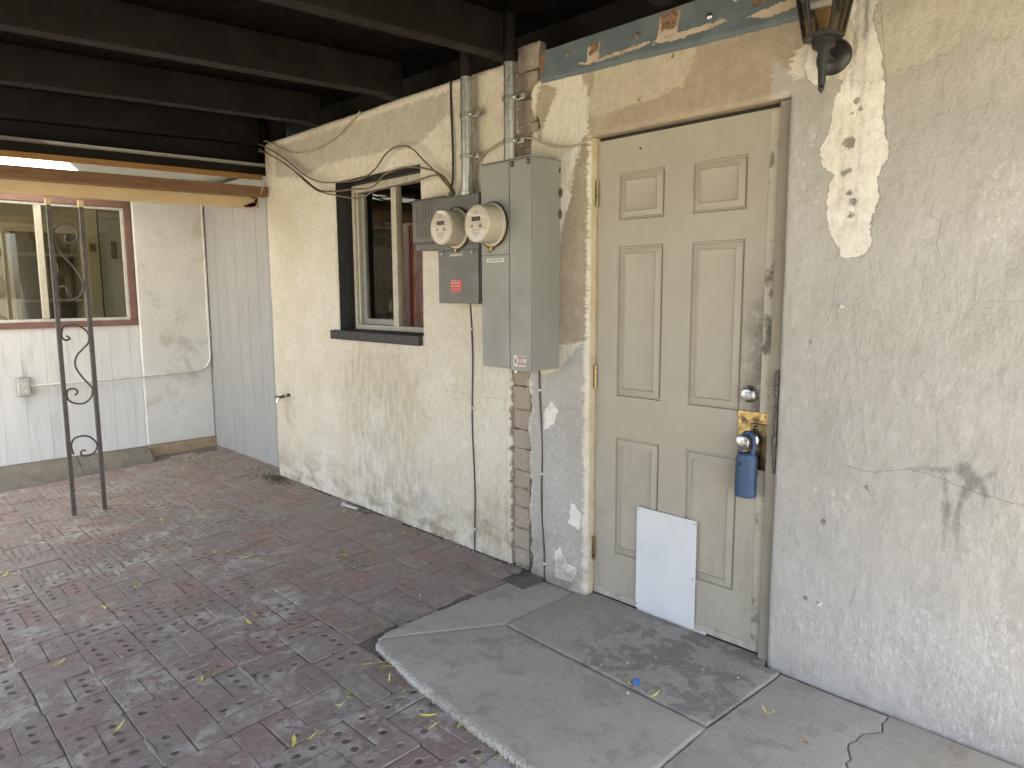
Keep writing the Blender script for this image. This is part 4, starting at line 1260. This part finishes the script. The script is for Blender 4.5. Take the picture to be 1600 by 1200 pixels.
# ------------------------------------------------------------------ conduits
def strap(parent, x, z, y, r, right=.075):
    s_ = lathe('strap', [(r + .0005, -.011), (r + .003, -.011), (r + .003, .011), (r + .0005, .011)], at(x, y, z), M_ZINC, parent, 24)
    box('strap_foot', (x + r - .004, x + r + right * .62, y + .008, y + .024, z - .013, z + .012), M_STEEL, s_, .002)
    box('strap_ear', (x + r - .002, x + r + .020, y - .010, y + .004, z - .010, z + .010), M_ZINC, s_, .002)
    lathe('bolt', [(.0065, 0), (.0065, .005), (.003, .007), (0, .007)], at(x + r + .009, y - .010, z) @ OUT, M_STEEL, s_, 6)
    box('strap_ear', (x - r - .016, x - r + .003, y - .010, y + .002, z - .009, z + .009), M_ZINC, s_, .002)
    lathe('bolt', [(.006, 0), (.006, .006), (0, .007)], at(x - r - .008, y - .010, z) @ OUT, M_STEEL, s_, 6)
for (x_, z0, z1, label, zz) in ((-.742, 1.984, 2.60, 'galvanised conduit pipe rising from the dark meter cabinet', (2.372, 2.178)),
                                (-.437, 2.093, 2.60, 'galvanised conduit pipe rising from the tall light grey cabinet', (2.394, 2.203))):
    c_ = thing('conduit_pipe', (x_, -.05, z0), label, 'pipe', 'roof conduits')
    tube('pipe', [(x_, -.05, z0), (x_, -.05, 2.548)], .0285, M_STEEL, c_, 24)
    tube('shade_black_pipe', [(x_, -.05, 2.548), (x_, -.05, 2.755)], .0287, M_BLACK, c_, 24)  # pipe top coloured black, standing in for the dark under the roof
    lathe('coupling', [(.0285, 0), (.036, 0), (.036, .022), (.0315, .026), (.0315, .040), (.0285, .041)], at(x_, -.05, z0), M_STEEL, c_, 24)
    for z_ in zz: strap(c_, x_, z_, -.05, .0285)
    settle(c_)

# ------------------------------------------------------------------ cables
def cable(name, pts, r, mat, label, k=7, cat='cable', group=None):
    return tag(tube(name, spline(pts, k), r, mat, None, 8), label, cat, group)
Y3 = lambda L, y: [(a, y + rnd.uniform(-.004, .004), b) for a, b in L]
cable('sagging_cable', Y3([(-3.0, 2.53), (-2.932, 2.505), (-2.682, 2.406), (-2.449, 2.293), (-2.204, 2.171), (-2.021, 2.139), (-1.822, 2.132), (-1.59, 2.12), (-1.456, 2.177), (-1.29, 2.192), (-1.135, 2.173), (-1.007, 2.141), (-.919, 2.093), (-.850, 2.012)], -.045), .0048, M_CABLE, 'brown cable sagging across the window top in a low hump', 7, 'cable', 'window cables')
cable('sagging_cable', Y3([(-3.0, 2.515), (-2.896, 2.491), (-2.573, 2.363), (-2.321, 2.223), (-2.16, 2.152), (-1.905, 2.098), (-1.714, 2.07), (-1.531, 2.095), (-1.342, 2.081 + .02), (-1.162, 2.108), (-.995, 2.117), (-.924, 2.092), (-.846, 2.012)], -.055), .0045, M_CABLE, 'brown cable hanging lowest across the window, below the others', 7, 'cable', 'window cables')
cable('sagging_cable', Y3([(-2.99, 2.56), (-2.907, 2.537), (-2.659, 2.43), (-2.373, 2.283), (-2.156, 2.211), (-1.9, 2.183), (-1.685, 2.178), (-1.547, 2.217), (-1.436, 2.285), (-1.312, 2.308), (-1.194, 2.28), (-1.102, 2.212), (-.994, 2.133), (-.90, 2.06), (-.841, 2.012)], -.05), .0045, M_CABLE, 'brown cable arching highest above the window corner', 7, 'cable', 'window cables')
cable('sagging_cable', Y3([(-2.98, 2.583), (-2.911, 2.571), (-2.632, 2.466), (-2.397, 2.427), (-2.147, 2.445), (-1.938, 2.491), (-1.764, 2.560), (-1.74, 2.572)], -.018), .004, M_CABLEW, 'thin pale cable looping up to the roof left of the window', 7, 'cable', 'window cables')
cable('drop_cable', [(-.905, -.010, 2.572), (-.906, -.012, 2.50), (-.898, -.014, 2.36), (-.890, -.016, 2.2), (-.892, -.02, 2.08), (-.905, -.03, 2.0)], .0055, M_CABLEB, 'black cable dropping straight from the roof behind the meter cabinet')
cable('door_wire', Y3([(-.770, 2.03), (-.732, 2.105), (-.659, 2.178), (-.536, 2.215), (-.434, 2.222), (-.323, 2.203), (-.23, 2.161), (-.115, 2.136), (-.018, 2.139), (.035, 2.152)], -.024), .0042, M_CABLEW, 'cream wire running from the conduit clamp to the door head')
cable('loose_wire', [(-3.00, -.012, 2.517), (-2.95, -.016, 2.465), (-2.927, -.02, 2.396), (-2.945, -.045, 2.299), (-2.985, -.06, 2.216), (-3.06, -.06, 2.138), (-3.13, -.05, 2.108), (-3.2, -.04, 2.112)], .004, M_CABLEW, 'pale loose wire hanging past the end of the cream beam')
def clipped(x0, z0, x1, z1, label, zc):
    t_ = thing('wall_wire', (x1, 0, z1), label, 'wire', 'wires clipped down the wall')
    P = [(x0 + (x1 - x0) * q / 9 + .006 * math.sin(q * 1.3 + x0 * 9), -.006, z0 + (z1 - z0) * q / 9) for q in range(10)]
    S = spline(P, 5)
    tube('wire', S, .0038, M_CABLEG, t_, 8)
    for z_ in zc:
        x_ = min(S, key=lambda v: abs(v.z - z_)).x
        box('clip', (x_ - .004, x_ + .012, -.013, .002, z_ - .005, z_ + .006), M_CLIP, t_, .002)
    settle(t_)
clipped(-.777, 1.462, -.765, .125, 'dark wire clipped down the cream wall under the dark meter cabinet', (1.33, .92, .27))
clipped(-.289, 1.172, -.262, .128, 'dark wire clipped down the wall beside the door', (1.06, .66, .22))
cable('thin_wire', [(-.354, -.004, .66), (-.352, -.005, .5), (-.357, -.005, .3), (-.358, -.004, .13)], .003, M_CABLEG, 'short thin wire along the edge of the bare adobe strip')

# ------------------------------------------------------------------ lantern
lan = thing('wall_lantern', (1.012, -.1, 2.12), 'black six-sided wall lantern with amber panes beside the door top', 'lantern')
lx_, ly_ = 1.014, -.108
wp = lathe('wall_plate', [(.056, .0), (.056, .010), (.050, .018), (.030, .026), (0, .028)], at(1.004, .006, 2.257) @ OUT, M_LANT, lan, 36)
tube('arm', spline([(1.005, -.015, 2.250), (1.008, -.06, 2.244), (lx_, ly_, 2.262)], 5), .014, M_LANT, lan, 12)
lathe('tail', [(0, 2.124), (.004, 2.130), (.010, 2.138), (.010, 2.142), (.006, 2.147), (.010, 2.150), (.0135, 2.20), (.016, 2.250), (.026, 2.256), (.034, 2.263), (.034, 2.288), (.030, 2.292), (0, 2.293)], at(lx_, ly_, 0), M_LANT, lan, 24)
hexp = lambda r, z, k: Vector((lx_ + r * math.cos(R(60 * k + 12)), ly_ + r * math.sin(R(60 * k + 12)), z))
RB, RT, ZB_, ZT_ = .056, .085, 2.292, 2.435
for z0, z1, r0, r1 in ((ZB_ - .008, ZB_ + .003, RB + .004, RB + .006), (ZT_ - .004, ZT_ + .006, RT + .004, RT + .006)):
    bm = bmesh.new()
    A = [bm.verts.new(hexp(r0, z0, k)) for k in range(6)]; B = [bm.verts.new(hexp(r1, z1, k)) for k in range(6)]
    for k in range(6): bm.faces.new((A[k], A[(k + 1) % 6], B[(k + 1) % 6], B[k]))
    bm.faces.new(A[::-1])
    if z0 < 2.4: bm.faces.new(B)
    bmobj('cage_rim', bm, M_LANT, lan, 20)
for k in range(6):
    tube('cage_bar', [hexp(RB + .001, ZB_, k), hexp(RT + .001, ZT_, k)], .0052, M_LANT, lan, 6)
    j = k + 1
    vs = [hexp(RB - .002, ZB_ + .002, k), hexp(RB - .002, ZB_ + .002, j), hexp(RT - .002, ZT_, j), hexp(RT - .002, ZT_, k)]
    mk('pane', vs, [(0, 1, 2, 3)], M_AMBER, lan)
lathe('cap', [(.104, 2.436), (.108, 2.441), (.100, 2.452), (.060, 2.495), (.030, 2.515), (.016, 2.52), (.016, 2.535), (0, 2.545)], at(lx_, ly_, 0), M_LANT, lan, 6, 20)
lathe('lamp_holder', [(.020, 2.293), (.020, 2.302), (.026, 2.304), (.026, 2.309), (.014, 2.311), (0, 2.312)], at(lx_, ly_, 0), M_NICKEL, lan, 20)
lathe('bulb', [(.013, 2.311), (.014, 2.325), (.026, 2.352), (.030, 2.375), (.026, 2.397), (.014, 2.41), (0, 2.414)], at(lx_, ly_, 0), pm('bulb_glass', (.42, .34, .21), (.38, .30, .19), 20, .3), lan, 20)
settle(lan)

# ------------------------------------------------------------------ small fittings on the wall
hb = thing('hose_bibb', (-2.88, 0, .75), 'small corroded brass tap stub sticking out of the cream wall', 'tap')
tube('spout_pipe', [(-2.80, .01, .785), (-2.80, -.055, .778), (-2.803, -.085, .772)], .011, M_BRASSD, hb, 12)
lathe('hex_nut', [(.017, 0), (.017, .012), (.011, .013)], at(-2.80, -.030, .781) @ OUT, M_STEEL, hb, 6)
tube('handle', [(-2.84, -.095, .775), (-2.80, -.098, .785), (-2.76, -.092, .778)], .006, M_IRON, hb, 8)
tube('nozzle', [(-2.803, -.083, .772), (-2.805, -.092, .752), (-2.806, -.094, .738)], [.011, .011, .013], M_NICKEL, hb, 12)
settle(hb)
for i_, (ax_, az_, lab) in enumerate(((1.071, 1.467, 'white plastic wall anchor stub on the taupe wall below the white patch'), (1.050, .440, 'white plastic anchor stub low on the taupe wall'))):
    a_ = thing('wall_anchor', (ax_, 0, az_), lab, 'wall anchor')
    tube('plug', [(ax_, .006, az_), (ax_ + .004, -.016, az_ - .001)], [.006, .0055], M_CLIP, a_, 8)
    lathe('collar', [(.009, 0), (.009, .002), (.005, .003)], at(ax_, .0, az_) @ OUT, M_CLIP, a_, 12)
    settle(a_)
for x_, z_ in ((-.180, 2.05), (-.168, 1.95), (-.172, 1.86)):
    bm = bmesh.new()
    bmesh.ops.create_icosphere(bm, subdivisions=3, radius=.014)
    for v in bm.verts: v.co = Vector((v.co.x * .55, v.co.y * .6, v.co.z * 1.3)) * rnd.uniform(.75, 1.25) + Vector((x_ + .003, -.004, z_))
    tag(bmobj('mortar_lump', bm, pm('dark_lump', (.12, .10, .08), (.07, .06, .05), 80, .9, .004, 90), None, 80), 'dark lump of mortar squeezed out behind the tall light grey cabinet', 'mortar lump', 'mortar lumps beside the cabinet')

# ------------------------------------------------------------------ far end: post, beam, boards
post = thing('iron_post', (-3.2, -1.24, .11), 'dark wrought-iron post of two bars joined by scrolls, under the cream beam', 'post')
ya, yb = -1.328, -1.150
for y_ in (ya, yb):
    box('bar', (-3.2125, -3.1875, y_ - .0125, y_ + .0125, floor_z(y_) - .02, 2.075), M_IRON, post, .002)
    box('weld_tab', (-3.214, -3.186, y_ - .015, y_ + .015, 2.060, 2.103), M_BEAM, post, .002)
for S_ in ([(-1.289, 1.256), (-1.269, 1.237), (-1.291, 1.228), (-1.312, 1.245), (-1.312, 1.281), (-1.295, 1.317), (-1.241, 1.327), (-1.194, 1.301), (-1.165, 1.263), (-1.168, 1.207), (-1.204, 1.166), (-1.24, 1.125), (-1.253, 1.064), (-1.227, 1.0), (-1.182, .934), (-1.166, .907), (-1.177, .852), (-1.218, .818), (-1.267, .82), (-1.306, .847), (-1.312, .891), (-1.299, .914), (-1.266, .914), (-1.251, .891), (-1.269, .874)],
           [(-1.243, 1.884), (-1.252, 1.86), (-1.239, 1.837), (-1.204, 1.838), (-1.178, 1.881), (-1.19, 1.928), (-1.238, 1.953), (-1.28, 1.944), (-1.304, 1.918), (-1.311, 1.88), (-1.305, 1.822), (-1.268, 1.753), (-1.215, 1.683), (-1.173, 1.599), (-1.170, 1.551), (-1.208, 1.493), (-1.268, 1.473), (-1.304, 1.494), (-1.311, 1.529), (-1.297, 1.563), (-1.267, 1.557), (-1.261, 1.529)],
           [(-1.303, .492), (-1.312, .534), (-1.309, .564), (-1.29, .595), (-1.241, .605), (-1.199, .589), (-1.169, .549), (-1.167, .52), (-1.184, .487), (-1.213, .472), (-1.25, .475), (-1.263, .496), (-1.251, .51), (-1.232, .505)]):
    tube('scroll', spline([(-3.2, a, b) for a, b in S_], 4), .006, M_IRON, post, 8)
settle(post)
SLB = .016
def barsl(name, x0, x1, y0, y1, z0, z1, mat, bev=.003):
    bm = bmesh.new()
    badd(bm, x0, x1, y0, y1, z0, z1, bev)
    for v in bm.verts: v.co.z += SLB * v.co.y
    return bmobj(name, bm, mat, None, None)
beam = thing('steel_beam', (-3.18, -2, 2.1), 'cream painted steel beam with a rusted end, carried by the iron post', 'beam')
b_ = barsl('tube', -3.235, -3.13, -3.9, -.012, 2.136, 2.228, M_BEAM, .006); b_.parent = beam
bm = bmesh.new()
for q in range(26):
    yq = -.014 - abs(rnd.gauss(0, .045)); zq = 2.142 + (rnd.random() ** 2.2) * .082
    if yq < -.05: zq = 2.142 + rnd.random() * .016
    s_ = rnd.uniform(.004, .013)
    badd(bm, -3.1305, -3.1285, yq - s_ * 1.8, yq + s_, zq - s_ * .6, zq + s_ * .7, .001, 1)
for v in bm.verts: v.co.z += SLB * v.co.y
r_ = bmobj('rust_flakes', bm, M_RUST, beam, 40); r_['kind'] = 'stuff'
settle(beam)
wb = thing('timber_plate', (-3.02, -2, 2.2), 'raw brown timber board lying on top of the cream beam', 'board')
for y0, y1 in ((-3.9, -.332), (-.33, -.006)):
    b_ = barsl('board', -3.075, -2.982, y0, y1, 2.201, 2.271, M_WOOD); b_.parent = wb
settle(wb)
ob = thing('orange_batten', (-3.2, -2, 2.35), 'orange wooden batten under the black roof edge', 'batten')
for y0, y1 in ((-3.9, -1.06), (-1.058, .06)):
    b_ = barsl('batten', -3.235, -3.198, y0, y1, 2.352, 2.386, M_WOODO, .003); b_.parent = ob
settle(ob)
# low roof over the alcove: translucent sheet, then a zinc sheet
lr = thing('alcove_roof', (-4.0, -2, 2.45), 'pale sheet roofing glimpsed between the timber plate and the orange batten', 'roof sheet')
def sheet(name, pts, mat):
    bm = bmesh.new()
    f = bm.faces.new([bm.verts.new((x, y, 2.44 + SLB * y + .02 * (-3 - x))) for x, y in pts])
    return bmobj(name, bm, mat, lr, None)
sheet('clear_sheet', [(-5.2, -4.2), (-3.05, -4.2), (-3.05, -1.35), (-5.2, -.55)], M_SHEET)
zsh = sheet('zinc_sheet', [(-5.2, -.552), (-3.05, -1.352), (-3.05, .3), (-5.2, .3)], M_ZSHEET)
settle(lr)

# ------------------------------------------------------------------ grey siding at the end of the house wall
sid = thing('siding_wall', (-3.7, .12, .12), 'blue-grey vertical board siding between the cream wall and the white far wall', 'siding')
x_ = -4.455
edges_ = [-4.470, -4.43, -4.235, -4.035, -3.837, -3.635, -3.442, -3.24, -3.04, -2.92]
for a_, b_ in zip(edges_, edges_[1:]):
    box('board', (a_ + .002, b_ - .002, .100, .118, .10, 2.42), M_SIDING, sid, .003)
box('joint_backing', (-4.47, -2.92, .108, .122, .10, 2.42), M_JOINT, sid, 0)
box('black_closure', (-3.30, -2.92, .102, .122, 2.423, 2.80), M_BLACK, sid, 0)  # added black closure standing in for the dark above the siding
settle(sid)

# ------------------------------------------------------------------ far wall with its window
XF = -4.47
far = thing('far_wall', (XF, -1, .1), 'white painted far wall of boards and plaster below the alcove roof', 'wall')
FW = (-1.86, -.489, 1.257, 2.262)
def ybox(name, y0, y1, z0, z1, x0, x1, mat, par, bev=.002): return box(name, (x0, x1, y0, y1, z0, z1), mat, par, bev)
yy_ = -3.9
while yy_ < -.484:                       # grooved boards under and beside the window
    y1_ = min(yy_ + .152, -.484)
    top_ = 2.42 if y1_ < FW[0] else FW[2] - .001
    ybox('board', yy_ + .0007, y1_ - .0007, .228, top_, XF - .03, XF, M_FARW, far, .0006)
    yy_ += .152
ybox('plaster_panel', -.481, .099, .228, 2.42, XF - .03, XF + .020, M_FARP, far, .014)
ybox('plaster_panel', -.484, .099, .10, .226, XF - .03, XF + .026, M_TANB, far, .006)
ybox('board_top', FW[0], -.484, FW[3] + .045, 2.42, XF - .03, XF, M_FARW, far, .001)
ybox('blue_strip', FW[0], -.486, FW[3] + .001, FW[3] + .044, XF - .03, XF + .004, M_BLUEP, far, .001)
ybox('wall_core', -3.9, .12, -.05, FW[2] - .02, XF - .12, XF - .031, M_SHADOW, far, 0)
settle(far)
kb = thing('kerb', (-4.38, -1.5, .1), 'low grey concrete kerb along the foot of the white far wall', 'kerb')
for y0, y1 in ((-3.9, -1.02), (-1.015, -.487)):
    bm = bmesh.new()
    n_ = 14
    R0 = []
    for q in range(n_ + 1):
        y_ = y0 + (y1 - y0) * q / n_
        R0.append([bm.verts.new((XF - .02, y_, .0)), bm.verts.new((XF - .02, y_, .226)), bm.verts.new((XF + .03, y_, .224)), bm.verts.new((XF + .095 + rnd.uniform(-.008, .008), y_, .196 + rnd.uniform(-.004, .004))), bm.verts.new((XF + .215 + rnd.uniform(-.014, .014), y_, floor_z(y_) + .010)), bm.verts.new((XF + .235, y_, .0))])
    for A, B in zip(R0, R0[1:]):
        for k in range(5): bm.faces.new((A[k], A[k + 1], B[k + 1], B[k]))
    bm.faces.new(R0[0]); bm.faces.new(R0[-1][::-1])
    bmobj('kerb_section', bm, M_KERB, kb, 60)
settle(kb)
fw = thing('far_window', (XF, -1.2, FW[2]), 'sliding window with a brown outer frame in the white far wall', 'window')
ybox('outer_frame', FW[0], FW[1], FW[2], FW[2] + .046, XF - .03, XF + .012, M_FRAMEB, fw)
ybox('outer_frame', FW[0], FW[1], FW[3] - .052, FW[3], XF - .03, XF + .012, M_FRAMEB, fw)
ybox('outer_frame', FW[1] - .048, FW[1], FW[2] + .047, FW[3] - .053, XF - .03, XF + .012, M_FRAMEB, fw)
ybox('outer_frame', FW[0], FW[0] + .048, FW[2] + .047, FW[3] - .053, XF - .03, XF + .012, M_FRAMEB, fw)
a0, a1, c0, c1 = FW[0] + .049, FW[1] - .049, FW[2] + .047, FW[3] - .053
for nm_, y0, y1, z0, z1 in (('inner_frame', a0, a1, c0, c0 + .022), ('inner_frame', a0, a1, c1 - .020, c1), ('inner_frame', a1 - .022, a1, c0 + .023, c1 - .021), ('inner_frame', a0, a0 + .022, c0 + .023, c1 - .021)):
    ybox(nm_, y0, y1, z0, z1, XF - .03, XF - .004, M_CLIP, fw)
ybox('mullion', -1.158, -1.112, c0 + .023, c1 - .021, XF - .028, XF + .004, M_ALU, fw, .004)
ybox('pane', -1.111, a1 - .023, c0 + .023, c1 - .021, XF - .018, XF - .015, M_GLASSD, fw, 0)
ybox('pane', a0 + .023, -1.159, c0 + .023, c1 - .021, XF - .024, XF - .021, M_GLASSD, fw, 0)
settle(fw)
rm = thing('far_room', (-5.6, -1.2, .1), 'beige room with shelves and a white door behind the far window', 'room')
ybox('back_wall', -3.6, -1.02, .1, 2.7, -6.45, -6.40, M_ROOM, rm, 0)
ybox('back_wall', -1.018, -.40, 2.135, 2.7, -6.45, -6.40, M_ROOM, rm, 0)
ybox('back_wall', -.398, .6, .1, 2.7, -6.45, -6.40, M_ROOM, rm, 0)
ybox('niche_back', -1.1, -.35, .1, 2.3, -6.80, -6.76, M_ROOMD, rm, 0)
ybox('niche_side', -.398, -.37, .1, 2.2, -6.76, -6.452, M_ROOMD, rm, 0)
for z_ in (1.44, 1.90):
    ybox('shelf', -1.05, -.40, z_, z_ + .025, -6.76, -6.47, M_ROOM, rm, .002)
ybox('casing', -1.075, -1.0, .1, 2.18, -6.399, -6.375, M_ROOMW, rm, .003)
ybox('casing', -1.075, -.35, 2.12, 2.20, -6.374, -6.352, M_ROOMW, rm, .003)
ybox('casing', -.36, -.25, .1, 2.5, -6.399, -6.35, M_ROOMW, rm, .003)
wd = ybox('inner_door', -.235, .40, .1, 2.35, -6.399, -6.36, M_WDOOR, rm, .003)
ybox('door_panel', -.155, .02, 2.08, 2.28, -6.359, -6.352, M_WDOOR, wd, .004)
ybox('door_panel', -.155, .02, 1.35, 1.86, -6.359, -6.352, M_WDOOR, wd, .004)
ybox('black_plaque', -.135, -.078, 1.88, 2.06, -6.358, -6.345, M_DARK, wd, .004)
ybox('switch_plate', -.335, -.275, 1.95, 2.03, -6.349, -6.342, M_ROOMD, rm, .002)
ybox('room_ceiling', -3.6, .6, 2.7, 2.75, -6.9, -4.50, M_ROOMW, rm, 0)
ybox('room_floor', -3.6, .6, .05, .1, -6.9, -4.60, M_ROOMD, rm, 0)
ybox('room_side', .6, .65, .1, 2.7, -6.9, -4.5, M_ROOM, rm, 0)
settle(rm)
cp = thing('wall_conduit', (XF + .03, -.6, .82), 'thin white-painted conduit bending along the far wall to the socket', 'conduit')
xc = XF + .032
tube('pipe', [(xc, .083, 2.40), (xc, .083, 1.6), (xc, .083, .97)] + [(xc, .083 - .11 + .11 * math.cos(R(a)), .97 - 0 - .13 * math.sin(R(a))) for a in range(15, 91, 15)] + [(xc, -.3, .834), (xc - .008, -.6, .824), (xc - .012, -1.295, .818)], .010, M_FARP, cp, 10)
for y_, z_ in ((.083, 1.7), (.083, 1.15)):
    box('pipe_strap', (XF + .018, XF + .045, y_ - .018, y_ + .018, z_, z_ + .014), M_FARP, cp, .002)
settle(cp)
ob_ = thing('outlet_box', (XF + .02, -1.33, .75), 'grey metal socket box on the white far wall', 'socket')
ybox('case', -1.372, -1.288, .748, .890, XF - .001, XF + .045, M_STEEL, ob_, .004)
cv = ybox('cover', -1.366, -1.294, .756, .882, XF + .0455, XF + .050, M_STEEL, ob_, .002)
for z_ in (.832, .786):
    s_ = ybox('socket_face', -1.348, -1.312, z_ - .016, z_ + .018, XF + .0505, XF + .054, M_CLIP, cv, .003)
settle(ob_)

# ------------------------------------------------------------------ litter
def leaf_mesh(L, Wd, curl, seed):
    r = random.Random(seed)
    vs, fs = [], []
    n = 6
    bend = r.uniform(-.6, .6)
    for k in range(n + 1):
        t = k / n
        hw_ = Wd * math.sin(math.pi * min(1, .04 + t * .94)) ** .7 * (1 - .25 * t)
        x = (t - .5) * L
        yb_ = bend * L * (t - .5) ** 2
        zc = .0018 + curl * (t - .5) ** 2 * 4
        vs += [(x, yb_ - hw_, zc + hw_ * .5), (x, yb_, zc), (x, yb_ + hw_, zc + hw_ * .55)]
    for k in range(n):
        for q in (0, 1):
            a = k * 3 + q
            fs.append((a, a + 3, a + 4, a + 1))
    me = bpy.data.meshes.new('fallen_leaf')
    me.from_pydata(vs, [], fs)
    me.shade_smooth()
    return me
LM = []
for k in range(9):
    me = leaf_mesh((.030, .040, .050)[k % 3], (.0038, .0048, .0060)[(k // 3) % 3], (.010, .016, .005)[k % 3], k)
    me.materials.append((M_LEAF, M_LEAF, M_LEAF2, M_LEAF3)[k % 4])
    LM.append(me)
def leaf(x, y, label, group, zbase=None):
    o = bpy.data.objects.new('fallen_leaf', rnd.choice(LM))
    link(o)
    z = (floor_z(y) if zbase is None else zbase) + .0035
    o.location = (x, y, z)
    o.rotation_euler = (rnd.uniform(-.25, .25), rnd.uniform(-.2, .2), rnd.uniform(0, 6.28))
    s = rnd.uniform(.45, 1.3)
    o.scale = (s, s, s)
    tag(o, label, 'leaf', group)
for k in range(34):
    t = rnd.random() ** .8
    x = -.30 + t * 1.0
    leaf(x + rnd.uniform(-.02, .02), -.965 - .05 * t - abs(rnd.gauss(0, .045)), 'small yellow fallen leaf along the front edge of the concrete step', 'leaves along the step edge')
for k in range(34):
    cx_, cy_ = rnd.uniform(-2.7, .1), rnd.uniform(-2.0, -.12)
    for q in range(rnd.choice((1, 1, 1, 2, 3, 4))):
        x, y = cx_ + rnd.gauss(0, .03), min(-.03, cy_ + rnd.gauss(0, .03))
        if x > -.4 and y > -1.02: continue
        leaf(x, y, 'small yellow fallen leaf lying on the open brick paving', 'leaves scattered on the bricks')
for k in range(26):
    x, y = -4.0 + rnd.gauss(0, .16), -.30 + rnd.gauss(0, .11)
    leaf(min(-3.2, max(-4.26, x)), min(.05, y), 'small yellow leaf in the drift near the grey siding', 'leaves drifted by the siding')
for k in range(9):
    x, y = rnd.uniform(-1.2, -.45), rnd.uniform(-.75, -.2)
    leaf(x, y, 'small yellow fallen leaf on the bricks between the step and the cream wall', 'leaves beside the step')
for x, y in ((.585, -.468), (.60, -.475), (.632, -.472), (.70, -.482), (.53, -.462), (1.02, -.30), (1.17, -.36), (.90, -.45)):
    leaf(x, y, 'small yellow leaf caught in the scored joint of the concrete step', 'leaves on the step', ZS)
bc = thing('bottle_cap', (.614, -.458, ZS), 'small bright blue bottle cap on the concrete step', 'bottle cap')
MC = at(.614, -.462, ZS + .014) @ Matrix.Rotation(R(62), 4, 'X') @ Matrix.Rotation(R(20), 4, 'Z')
lathe('cap_shell', [(.0, .006), (.011, .006), (.0135, .004), (.014, -.006), (.012, -.006), (.0115, .003), (0, .0035)], MC, M_BLUECAP, bc, 18)
lathe('cap_ridge', [(.0142, -.004), (.0150, -.003), (.0142, -.002)], MC, M_BLUECAP, bc, 18)
settle(bc)
wp_ = thing('plastic_tube', (-1.9, -.07, floor_z(-.07)), 'broken white plastic tube lying against the foot of the cream wall', 'tube')
zf = floor_z(-.06) + .011
tube('tube_body', [(-1.955, -.078, zf), (-1.88, -.066, zf), (-1.83, -.062, zf)], [.010, .009, .009], M_PLASTIC, wp_, 10)
lathe('tube_head', [(.010, -.01), (.016, -.006), (.016, .010), (.008, .014), (0, .014)], at(-1.965, -.080, zf + .003) @ Matrix.Rotation(R(-82), 4, 'Y'), M_PLASTIC, wp_, 14)
tube('tube_tail', spline([(-1.83, -.062, zf), (-1.79, -.058, zf - .003), (-1.75, -.066, zf - .005), (-1.72, -.05, zf - .004)], 4), .005, M_CABLEG, wp_, 8)
settle(wp_)
def pebble(x, y, r, label, zbase=None, mat=M_PEBBLE):
    bm = bmesh.new()
    bmesh.ops.create_icosphere(bm, subdivisions=2, radius=r)
    for v in bm.verts: v.co = Vector((v.co.x * 1.15, v.co.y, v.co.z * .75)) * rnd.uniform(.88, 1.12)
    o = bmobj('pebble', bm, mat, None, 80)
    o.location = (x, y, (floor_z(y) if zbase is None else zbase) + r * .55)
    return tag(o, label, 'stone')
pebble(-.646, -.186, .018, 'round grey pebble on the bricks below the dark clipped wire')
pebble(-.40, -.065, .030, 'flat broken stone wedged between the concrete step and the wall foot')
for k, (x, y) in enumerate(((.50, -.36), (.55, -.25), (.72, -.20), (.32, -.30), (.44, -.44), (.18, -.12), (.84, -.16), (.62, -.52))):
    o = pebble(x, y, .0045, 'tiny white chip of paint lying on the concrete step', ZS, M_CLIP)
    o['category'] = 'paint chip'; o['group'] = 'paint chips on the step'; o.name = 'paint_chip'
tag(tube('twig', spline([(-2.60, -.63, floor_z(-.63) + .006), (-2.54, -.60, floor_z(-.6) + .010), (-2.46, -.59, floor_z(-.59) + .006), (-2.38, -.575, floor_z(-.57) + .006)], 4), .0042, M_TWIG, None, 6), 'thin pale twig lying on the bricks', 'twig')
bm = bmesh.new()
for k in range(150):
    x = -2.93 + rnd.gauss(0, .10); y = -.055 - abs(rnd.gauss(0, .05)); z = floor_z(y) + rnd.random() * .022
    a = rnd.uniform(0, 3.14); L = rnd.uniform(.012, .045)
    tadd(bm, [(x, y, z), (x + L * math.cos(a), y + L * math.sin(a) * .7, z + rnd.uniform(-.008, .012))], rnd.uniform(.0012, .003), 4)
so_ = tag(bmobj('leaf_litter', bm, pm('dark_litter', (.06, .045, .035), (.11, .085, .06), 60, .9), None, None), 'small dark heap of twigs and dirt at the corner of the cream wall', 'litter')
so_['kind'] = 'stuff'
# dirt line where the paving meets the wall
bm = bmesh.new()
for k in range(900):
    x = rnd.uniform(-3.0, -.38); y = -.003 - abs(rnd.gauss(0, .009))
    s_ = rnd.uniform(.001, .0038)
    badd(bm, x - s_, x + s_, y - s_, y + s_, floor_z(y) - .004, floor_z(y) + s_ * .7, 0)
so_ = tag(bmobj('wall_foot_dirt', bm, pm('foot_dirt', (.07, .055, .042), (.10, .08, .06), 40, .95), None, None), 'dark crumbs of dirt along the foot of the cream wall', 'dirt')
so_['kind'] = 'stuff'
settle(step)
